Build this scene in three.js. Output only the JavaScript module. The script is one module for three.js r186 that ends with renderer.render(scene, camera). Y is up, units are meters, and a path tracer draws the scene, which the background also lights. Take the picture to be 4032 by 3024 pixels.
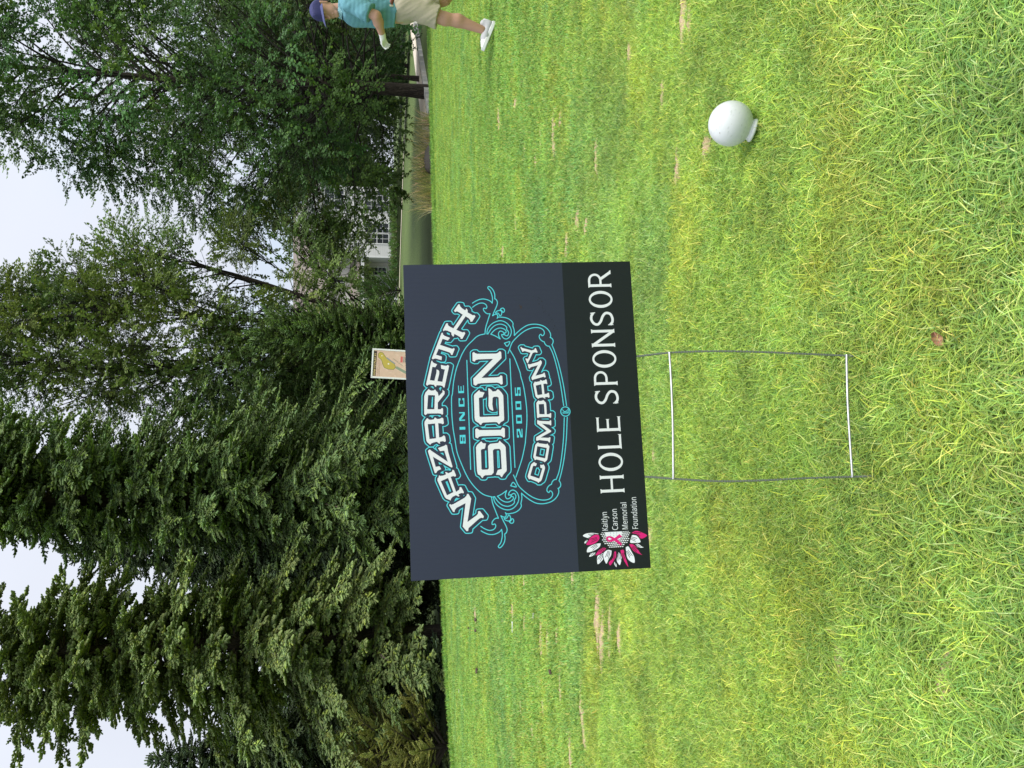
import * as THREE from 'three';
import { MarchingCubes } from 'three/addons/objects/MarchingCubes.js';
import { mergeGeometries } from 'three/addons/utils/BufferGeometryUtils.js';

// ---------------------------------------------------------------- camera, sky, sun, exposure
const scene = new THREE.Scene();
const PITCH = THREE.MathUtils.degToRad(8.8), EYE = 0.965, FOCAL = 3028;   // focal length in photo pixels (4032 x 3024)
const camera = new THREE.PerspectiveCamera(THREE.MathUtils.radToDeg(2 * Math.atan(1512 / FOCAL)), 4 / 3, 0.05, 2000);
camera.position.set(0, EYE, 0);
camera.up.set(1, 0, 0);                                                   // the phone was held upright, the picture lies on its side
camera.lookAt(0, EYE - Math.sin(PITCH), -Math.cos(PITCH));
scene.add(camera);
const renderer = new THREE.WebGLRenderer({ antialias: true });
renderer.toneMapping = THREE.LinearToneMapping;
renderer.toneMappingExposure = 2.5;
renderer.shadowMap.enabled = true;

function rngOf(seed) { let s = seed >>> 0; return () => { s = (s + 0x6d2b79f5) | 0; let t = Math.imul(s ^ (s >>> 15), 1 | s); t = (t + Math.imul(t ^ (t >>> 7), 61 | t)) ^ t; return ((t ^ (t >>> 14)) >>> 0) / 4294967296; }; }
const hash2 = (x, y) => { let h = Math.imul(x | 0, 374761393) + Math.imul(y | 0, 668265263); h = Math.imul(h ^ (h >>> 13), 1274126177); return ((h ^ (h >>> 16)) >>> 0) / 4294967296; };
function vnoise(x, y) { const ix = Math.floor(x), iy = Math.floor(y), fx = x - ix, fy = y - iy, u = fx * fx * (3 - 2 * fx), v = fy * fy * (3 - 2 * fy); return (hash2(ix, iy) * (1 - u) + hash2(ix + 1, iy) * u) * (1 - v) + (hash2(ix, iy + 1) * (1 - u) + hash2(ix + 1, iy + 1) * u) * v; }
function fbm(x, y, n = 4) { let s = 0, a = 0.5, t = 0; for (let i = 0; i < n; i++) { s += a * vnoise(x, y); t += a; x = x * 2.03 + 17.1; y = y * 2.03 + 9.7; a *= 0.5; } return s / t; }
const clamp = (x, a, b) => Math.min(b, Math.max(a, x)), lerp = (a, b, t) => a + (b - a) * t, sstep = (a, b, x) => { const t = clamp((x - a) / (b - a), 0, 1); return t * t * (3 - 2 * t); };

{ // overcast sky: soft bright cloud with a hint of blue
  const W = 1024, H = 512, d = new Float32Array(W * H * 4);
  for (let r = 0; r < H; r++) for (let c = 0; c < W; c++) {
    const up = ((r + 0.5) / H - 0.5) * Math.PI, az = ((c + 0.5) / W - 0.5) * 2 * Math.PI;
    const X = Math.cos(az) * Math.cos(up), Z = Math.sin(az) * Math.cos(up), Y = Math.sin(up);
    const q = 1 / (Math.abs(Y) + 0.35), n = fbm(X * q * 2.2 + 40, Z * q * 2.2 + 40, 5);
    const thin = sstep(0.5, 0.72, n) * 0.5, k = 0.55 * (0.95 + 0.16 * (n - 0.5) + 0.4 * Math.max(0, Y)), i = (r * W + c) * 4;
    d[i] = k * lerp(0.56, 0.43, thin); d[i + 1] = k * lerp(0.59, 0.55, thin); d[i + 2] = k * lerp(0.665, 0.68, thin); d[i + 3] = 1;
  }
  const t = new THREE.DataTexture(d, W, H, THREE.RGBAFormat, THREE.FloatType);
  t.mapping = THREE.EquirectangularReflectionMapping; t.magFilter = THREE.LinearFilter; t.minFilter = THREE.LinearFilter; t.needsUpdate = true;
  scene.background = t; scene.environment = t;
}
const sun = new THREE.DirectionalLight(new THREE.Color(1, 0.955, 0.88), 1.5);   // veiled sun from the right of the tee
sun.position.set(20, 46, 6); sun.target.position.set(0, 0, -8);
sun.castShadow = true; sun.shadow.radius = 66; sun.shadow.mapSize.set(4096, 4096);
Object.assign(sun.shadow.camera, { left: -45, right: 45, top: 45, bottom: -45, near: 1, far: 160 });
scene.add(sun, sun.target);

// ---------------------------------------------------------------- helpers
const V3 = (x, y, z) => new THREE.Vector3(x, y, z);
const cP = Math.cos(PITCH), sP = Math.sin(PITCH);
function ray(x, y) { const X = (1512 - y) / FOCAL, Y = (2016 - x) / FOCAL; return V3(X, cP * Y - sP, -sP * Y - cP); }   // photo pixel -> direction
function G(x, y, h = 0) { const r = ray(x, y); return r.multiplyScalar((h - EYE) / r.y).add(V3(0, EYE, 0)); }            // its point at height h
function AT(x, y, dist) { const r = ray(x, y); return r.multiplyScalar(dist / -r.z).add(V3(0, EYE, 0)); }                // its point at that distance north
const used = new Map();
function numbered(n) { const k = used.get(n) ?? 0; used.set(n, k + 1); return k ? n + '_' + String(k).padStart(3, '0') : n; }
const shade = (o) => { o.traverse((m) => { if (m.isMesh) { m.castShadow = true; m.receiveShadow = true; } }); return o; };
function tag(o, label, category, group) { o.userData.label = label; if (category) o.userData.category = category; if (group) o.userData.group = group; return o; }
function thing(name, label, category, pos = [0, 0, 0], turn = 0, group) { const o = new THREE.Group(); o.name = numbered(name); o.position.set(...pos); o.rotation.y = turn; scene.add(o); return tag(o, label, category, group); }
function part(name, geo, mat, parent, label) { const m = new THREE.Mesh(geo, mat); m.name = name; m.castShadow = m.receiveShadow = true; parent.add(m); if (label) m.userData.label = label; return m; }
function struct(name, geo, mat) { const m = part(numbered(name), geo, mat, scene); m.userData.kind = 'structure'; return m; }
const M = (color, roughness = 0.8, extra = {}) => new THREE.MeshStandardMaterial({ color: Array.isArray(color) ? new THREE.Color().setRGB(...color) : color, roughness, ...extra });
const P = (color, roughness, extra = {}) => new THREE.MeshPhysicalMaterial({ color: Array.isArray(color) ? new THREE.Color().setRGB(...color) : color, roughness, ...extra });

class MB { // collects triangles with optional colour
  constructor() { this.p = []; this.c = []; this.i = []; this.u = []; this.col = [1, 1, 1]; }
  v(x, y, z, u = 0, v = 0) { this.p.push(x, y, z); this.c.push(...this.col); this.u.push(u, v); return this.p.length / 3 - 1; }
  tri(a, b, c) { this.i.push(a, b, c); }
  quad(a, b, c, d) { this.i.push(a, b, c, a, c, d); }
  box(x0, y0, z0, x1, y1, z1) {
    const f = (pts) => { const k = pts.map((q) => this.v(...q)); this.quad(...k); };
    f([[x0, y0, z1], [x1, y0, z1], [x1, y1, z1], [x0, y1, z1]]); f([[x1, y0, z0], [x0, y0, z0], [x0, y1, z0], [x1, y1, z0]]);
    f([[x0, y1, z1], [x1, y1, z1], [x1, y1, z0], [x0, y1, z0]]); f([[x0, y0, z0], [x1, y0, z0], [x1, y0, z1], [x0, y0, z1]]);
    f([[x1, y0, z1], [x1, y0, z0], [x1, y1, z0], [x1, y1, z1]]); f([[x0, y0, z0], [x0, y0, z1], [x0, y1, z1], [x0, y1, z0]]); return this;
  }
  tube(pts, rads, n = 6, cap = true) { // pts Vector3[]
    let prev = null, side = V3(1, 0, 0); const rings = [];
    for (let k = 0; k < pts.length; k++) {
      const d = V3().subVectors(pts[Math.min(k + 1, pts.length - 1)], pts[Math.max(k - 1, 0)]).normalize();
      if (Math.abs(d.dot(side)) > 0.95) side.set(d.y, d.z, d.x);
      side = side.clone().addScaledVector(d, -side.dot(d)).normalize(); const up = V3().crossVectors(d, side), r = Array.isArray(rads) ? rads[k] : rads, ring = [];
      for (let j = 0; j < n; j++) { const a = j / n * 2 * Math.PI, x = Math.cos(a) * r, y = Math.sin(a) * r; ring.push(this.v(pts[k].x + side.x * x + up.x * y, pts[k].y + side.y * x + up.y * y, pts[k].z + side.z * x + up.z * y, j / n, k)); }
      rings.push(ring);
    }
    for (let k = 0; k + 1 < rings.length; k++) for (let j = 0; j < n; j++) this.quad(rings[k][j], rings[k][(j + 1) % n], rings[k + 1][(j + 1) % n], rings[k + 1][j]);
    if (cap) for (const [ring, s] of [[rings[0], 1], [rings[rings.length - 1], -1]]) for (let j = 1; j + 1 < n; j++) s > 0 ? this.tri(ring[0], ring[j + 1], ring[j]) : this.tri(ring[0], ring[j], ring[j + 1]);
    return this;
  }
  geo(colors = true) {
    const g = new THREE.BufferGeometry();
    g.setAttribute('position', new THREE.Float32BufferAttribute(this.p, 3)); g.setAttribute('uv', new THREE.Float32BufferAttribute(this.u, 2));
    if (colors) g.setAttribute('color', new THREE.Float32BufferAttribute(this.c, 3));
    g.setIndex(this.i); g.computeVertexNormals(); return g;
  }
}
function catmull(pts, per = 8) { // smooth 2-D polyline through [x, y] points
  if (pts.length < 3) return pts;
  const c = new THREE.CatmullRomCurve3(pts.map(([x, y]) => V3(x, y, 0)), false, 'centripetal');
  return c.getPoints((pts.length - 1) * per).map((q) => [q.x, q.y]);
}
const splitPath = (s) => s.split('M').filter((q) => q.trim()).map((q) => ({ closed: q.includes('Z'), pts: q.replace('Z', '').trim().split(/[LC]/).map((w) => w.trim().split(' ').map(Number)) }));
function canvasTex(w, h, draw, repeat) {
  const c = document.createElement('canvas'); c.width = w; c.height = h; draw(c.getContext('2d'), w, h);
  const t = new THREE.CanvasTexture(c); t.colorSpace = THREE.SRGBColorSpace; t.magFilter = THREE.LinearFilter; if (repeat) t.wrapS = t.wrapT = THREE.RepeatWrapping; return t;
}

// ---------------------------------------------------------------- the ground
const EDGE = [[-40, 6], [-16, -2], [-9, -8.6], [-6.1, -12.3], [-5.3, -14.1], [-3.96, -15.4], [0, -16.7], [3, -17.9], [5.6, -19], [10.2, -21.5], [18, -26], [40, -40]];
function edgeZ(x) { for (let k = 1; k < EDGE.length; k++) if (x <= EDGE[k][0]) { const [a, b] = EDGE[k - 1], [c, d] = EDGE[k]; return b + (d - b) * (x - a) / (c - a); } return -40; }
const inTee = (x, z) => (z - edgeZ(x)) * 0.88;                            // metres inside the far edge of the tee
const bump = (x, z) => (fbm(x * 2.6 + 5, z * 2.6 + 3, 3) - 0.5) * 0.034 + (fbm(x * 0.35, z * 0.35, 2) - 0.5) * 0.03;
const teeY = (x, z) => { const e = inTee(x, z); return (e > 0 ? 0 : -0.42 * sstep(0, 1.3, -e)) + bump(x, z); };
const PATH_A = [8.43, -26.8], PATH_T = [0.54, -0.8417];                   // near end and direction of the footpath beside the road
const offPath = (x, z) => -((x - PATH_A[0]) * -PATH_T[1] + (z - PATH_A[1]) * PATH_T[0]);   // > 0: on the lawn side
const lawnY = (x, z) => -0.12 + 0.041 * Math.max(0, offPath(x, z)) * sstep(22, 40, -z) * (1 - sstep(70, 110, -z)) + 0.55 * sstep(70, 110, -z) + (fbm(x * 0.2, z * 0.2, 3) - 0.5) * 0.12 * sstep(2, 6, Math.abs(offPath(x, z)));

const rT = rngOf(11);
const turfTex = (base, tints, n, len, seed) => canvasTex(1024, 1024, (g, w, h) => {
  const r = rngOf(seed); g.fillStyle = base; g.fillRect(0, 0, w, h); g.lineCap = 'round';
  for (let i = 0; i < n; i++) {
    const x = r() * w, y = r() * h, a = r() * Math.PI * 2, l = len * (0.4 + r()), [R, Gr, B] = tints[Math.floor(r() * tints.length)], k = 0.75 + r() * 0.5;
    g.strokeStyle = `rgb(${clamp(R * k, 0, 255) | 0},${clamp(Gr * k, 0, 255) | 0},${clamp(B * k, 0, 255) | 0})`; g.lineWidth = 1.2 + r() * 2.2;
    for (const ox of [0, x < 60 ? w : x > w - 60 ? -w : 0]) for (const oy of [0, y < 60 ? h : y > h - 60 ? -h : 0]) { g.beginPath(); g.moveTo(x + ox, y + oy); g.lineTo(x + ox + Math.cos(a) * l, y + oy + Math.sin(a) * l); g.stroke(); if (!ox && !oy) break; }
  }
}, true);
const thatchTex = turfTex('#6d7a34', [[128, 146, 66], [148, 164, 76], [108, 128, 58], [160, 158, 98], [98, 114, 54]], 26000, 26, 3);
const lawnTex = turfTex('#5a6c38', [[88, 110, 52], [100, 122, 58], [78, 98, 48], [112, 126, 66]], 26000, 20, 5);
function sheet(xs, zs, fy, uvScale, fcol) {
  const b = new MB();
  for (const z of zs) for (const x of xs) { b.col = fcol ? fcol(x, z) : [1, 1, 1]; b.v(x, fy(x, z), z, x / uvScale, z / uvScale); }
  const n = xs.length; for (let j = 0; j + 1 < zs.length; j++) for (let i = 0; i + 1 < n; i++) b.quad(j * n + i, j * n + i + 1, (j + 1) * n + i + 1, (j + 1) * n + i);
  const g = b.geo(); if (g.attributes.normal.getY(0) < 0) { const ix = g.index.array; for (let k = 0; k < ix.length; k += 3) { const t = ix[k]; ix[k] = ix[k + 1]; ix[k + 1] = t; } g.computeVertexNormals(); }
  return g;
}
const span = (a, b, s) => { const o = []; for (let x = a; x <= b + 1e-6; x += s) o.push(x); return o; };
const grow = (a, b, s0, f) => { const o = [a]; let s = s0; while (o[o.length - 1] < b) { o.push(Math.min(b, o[o.length - 1] + s)); s *= f; } return o; };
const turfMat = M(0xffffff, 1, { map: thatchTex, vertexColors: true });
struct('tee_turf', sheet(span(-20, 24, 0.14), span(-32, 6, 0.14), teeY, 1.1, (x, z) => { const n = fbm(x * 0.9, z * 2.2, 4), k = 0.8 + 0.4 * n; return [k * 1.02, k, k * 0.9]; }), turfMat);
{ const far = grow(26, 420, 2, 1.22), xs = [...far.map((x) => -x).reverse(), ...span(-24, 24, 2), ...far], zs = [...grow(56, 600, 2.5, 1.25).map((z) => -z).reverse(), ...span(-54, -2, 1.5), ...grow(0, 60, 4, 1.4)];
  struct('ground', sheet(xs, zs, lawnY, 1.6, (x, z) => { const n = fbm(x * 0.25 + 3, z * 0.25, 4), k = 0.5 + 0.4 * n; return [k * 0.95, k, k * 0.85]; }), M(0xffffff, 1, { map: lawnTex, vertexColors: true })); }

// strips along the road: footpath, verge between, block kerb, carriageway
const along = (s, o) => [PATH_A[0] + PATH_T[0] * s + -PATH_T[1] * o, PATH_A[1] + PATH_T[1] * s + PATH_T[0] * o];   // o metres to the road side
function strip(o0, o1, s0, s1, lift, uv, dy = 0) {
  const b = new MB(); let n = 0;
  for (let s = s0; s <= s1; s += 1) { for (const o of [o0, (o0 + o1) / 2, o1]) { const [x, z] = along(s, o); b.v(x, lawnY(...along(s, clamp(o, -20, 20))) + lift + dy, z, o / uv, s / uv); } n++; }
  for (let k = 0; k + 1 < n; k++) for (let j = 0; j < 2; j++) b.quad(k * 3 + j, k * 3 + j + 1, k * 3 + j + 4, k * 3 + j + 3);
  return b.geo(false);
}
const speck = (base, spots, n, seed, size = 512) => canvasTex(size, size, (g, w, h) => { const r = rngOf(seed); g.fillStyle = base; g.fillRect(0, 0, w, h); for (let i = 0; i < n; i++) { g.fillStyle = spots[Math.floor(r() * spots.length)]; const s = 0.6 + r() * 2.4; g.beginPath(); g.arc(r() * w, r() * h, s, 0, 7); g.fill(); } }, true);
const dbl = { side: THREE.DoubleSide };
struct('road', strip(2.25, 10.5, -14, 120, 0.004, 1.2, -0.06), M(0xffffff, 0.9, { map: speck('#84868c', ['#74767c', '#94969c', '#8c8e94', '#a0a2a6'], 9000, 21), ...dbl }));
const pathBase = speck('#cbbfae', ['#bdb09e', '#d6ccbc', '#c2b6a5', '#ddd4c6'], 7000, 22);
const pathMat = M(0xffffff, 0.9, { map: pathBase, ...dbl });
{ // footpath: cast slabs side by side
  const path = new THREE.Group(); path.name = numbered('footpath'); path.userData.kind = 'structure'; scene.add(path);
  for (let k = -6; k < 40; k++) {
    const s0 = k * 1.5 + 0.012, s1 = k * 1.5 + 1.488, b = new MB(), q = [[0, s0], [1.15, s0], [1.15, s1], [0, s1]].map(([o, s]) => { const [x, z] = along(s, o); return [x, lawnY(x, z), z, o, s]; });
    const top = q.map(([x, y, z, o, s]) => b.v(x, y + 0.035, z, o, s)), low = q.map(([x, y, z, o, s]) => b.v(x, y - 0.08, z, o, s));
    b.quad(...top); for (let j = 0; j < 4; j++) b.quad(low[j], low[(j + 1) % 4], top[(j + 1) % 4], top[j]);
    part('slab', b.geo(false), pathMat, path);
  }
  const kerb = new THREE.Group(); kerb.name = numbered('kerb'); kerb.userData.kind = 'structure'; scene.add(kerb);
  const tones = [[0.55, 0.53, 0.5], [0.42, 0.41, 0.4], [0.66, 0.64, 0.6], [0.5, 0.47, 0.43]].map((c) => M(c, 0.9)), r = rngOf(8);
  const blocks = [0, 1, 2].map((v) => { const b = new MB(), q = rngOf(80 + v); b.box(-0.13, -0.1, -0.11, 0.13, 0.13, 0.11); for (let i = 0; i < b.p.length; i++) b.p[i] += (Math.round(Math.sin(b.p[i] * 91 + i % 3) * 3) / 3) * 0.006 * q(); return b.geo(false); });
  for (let k = 0; k < 150; k++) { const s = -5 + k * 0.29, [x, z] = along(s, 2.12), m = part('kerb_block', blocks[k % 3], tones[Math.floor(r() * 4)], kerb); m.position.set(x, lawnY(x, z) + 0.02 * r(), z); m.rotation.y = Math.atan2(-PATH_T[1], PATH_T[0]) + (r() - 0.5) * 0.08; }
  const b = new MB(); // the same footpath comes round in front of the house
  const pts = [[2.5, -50.6], [5, -51.6], [8, -52.4], [12, -52.8], [17, -52.4], [22, -50.5]]; pts.forEach(([x, z], k) => { b.v(x, lawnY(x, z) + 0.03, z, 0, k * 3); b.v(x, lawnY(x, z - 1.3) + 0.03, z - 1.3, 1.3, k * 3); });
  for (let k = 0; k + 1 < pts.length; k++) b.quad(k * 2, k * 2 + 1, k * 2 + 3, k * 2 + 2);
  struct('footpath', b.geo(false), pathMat);
}

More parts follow.
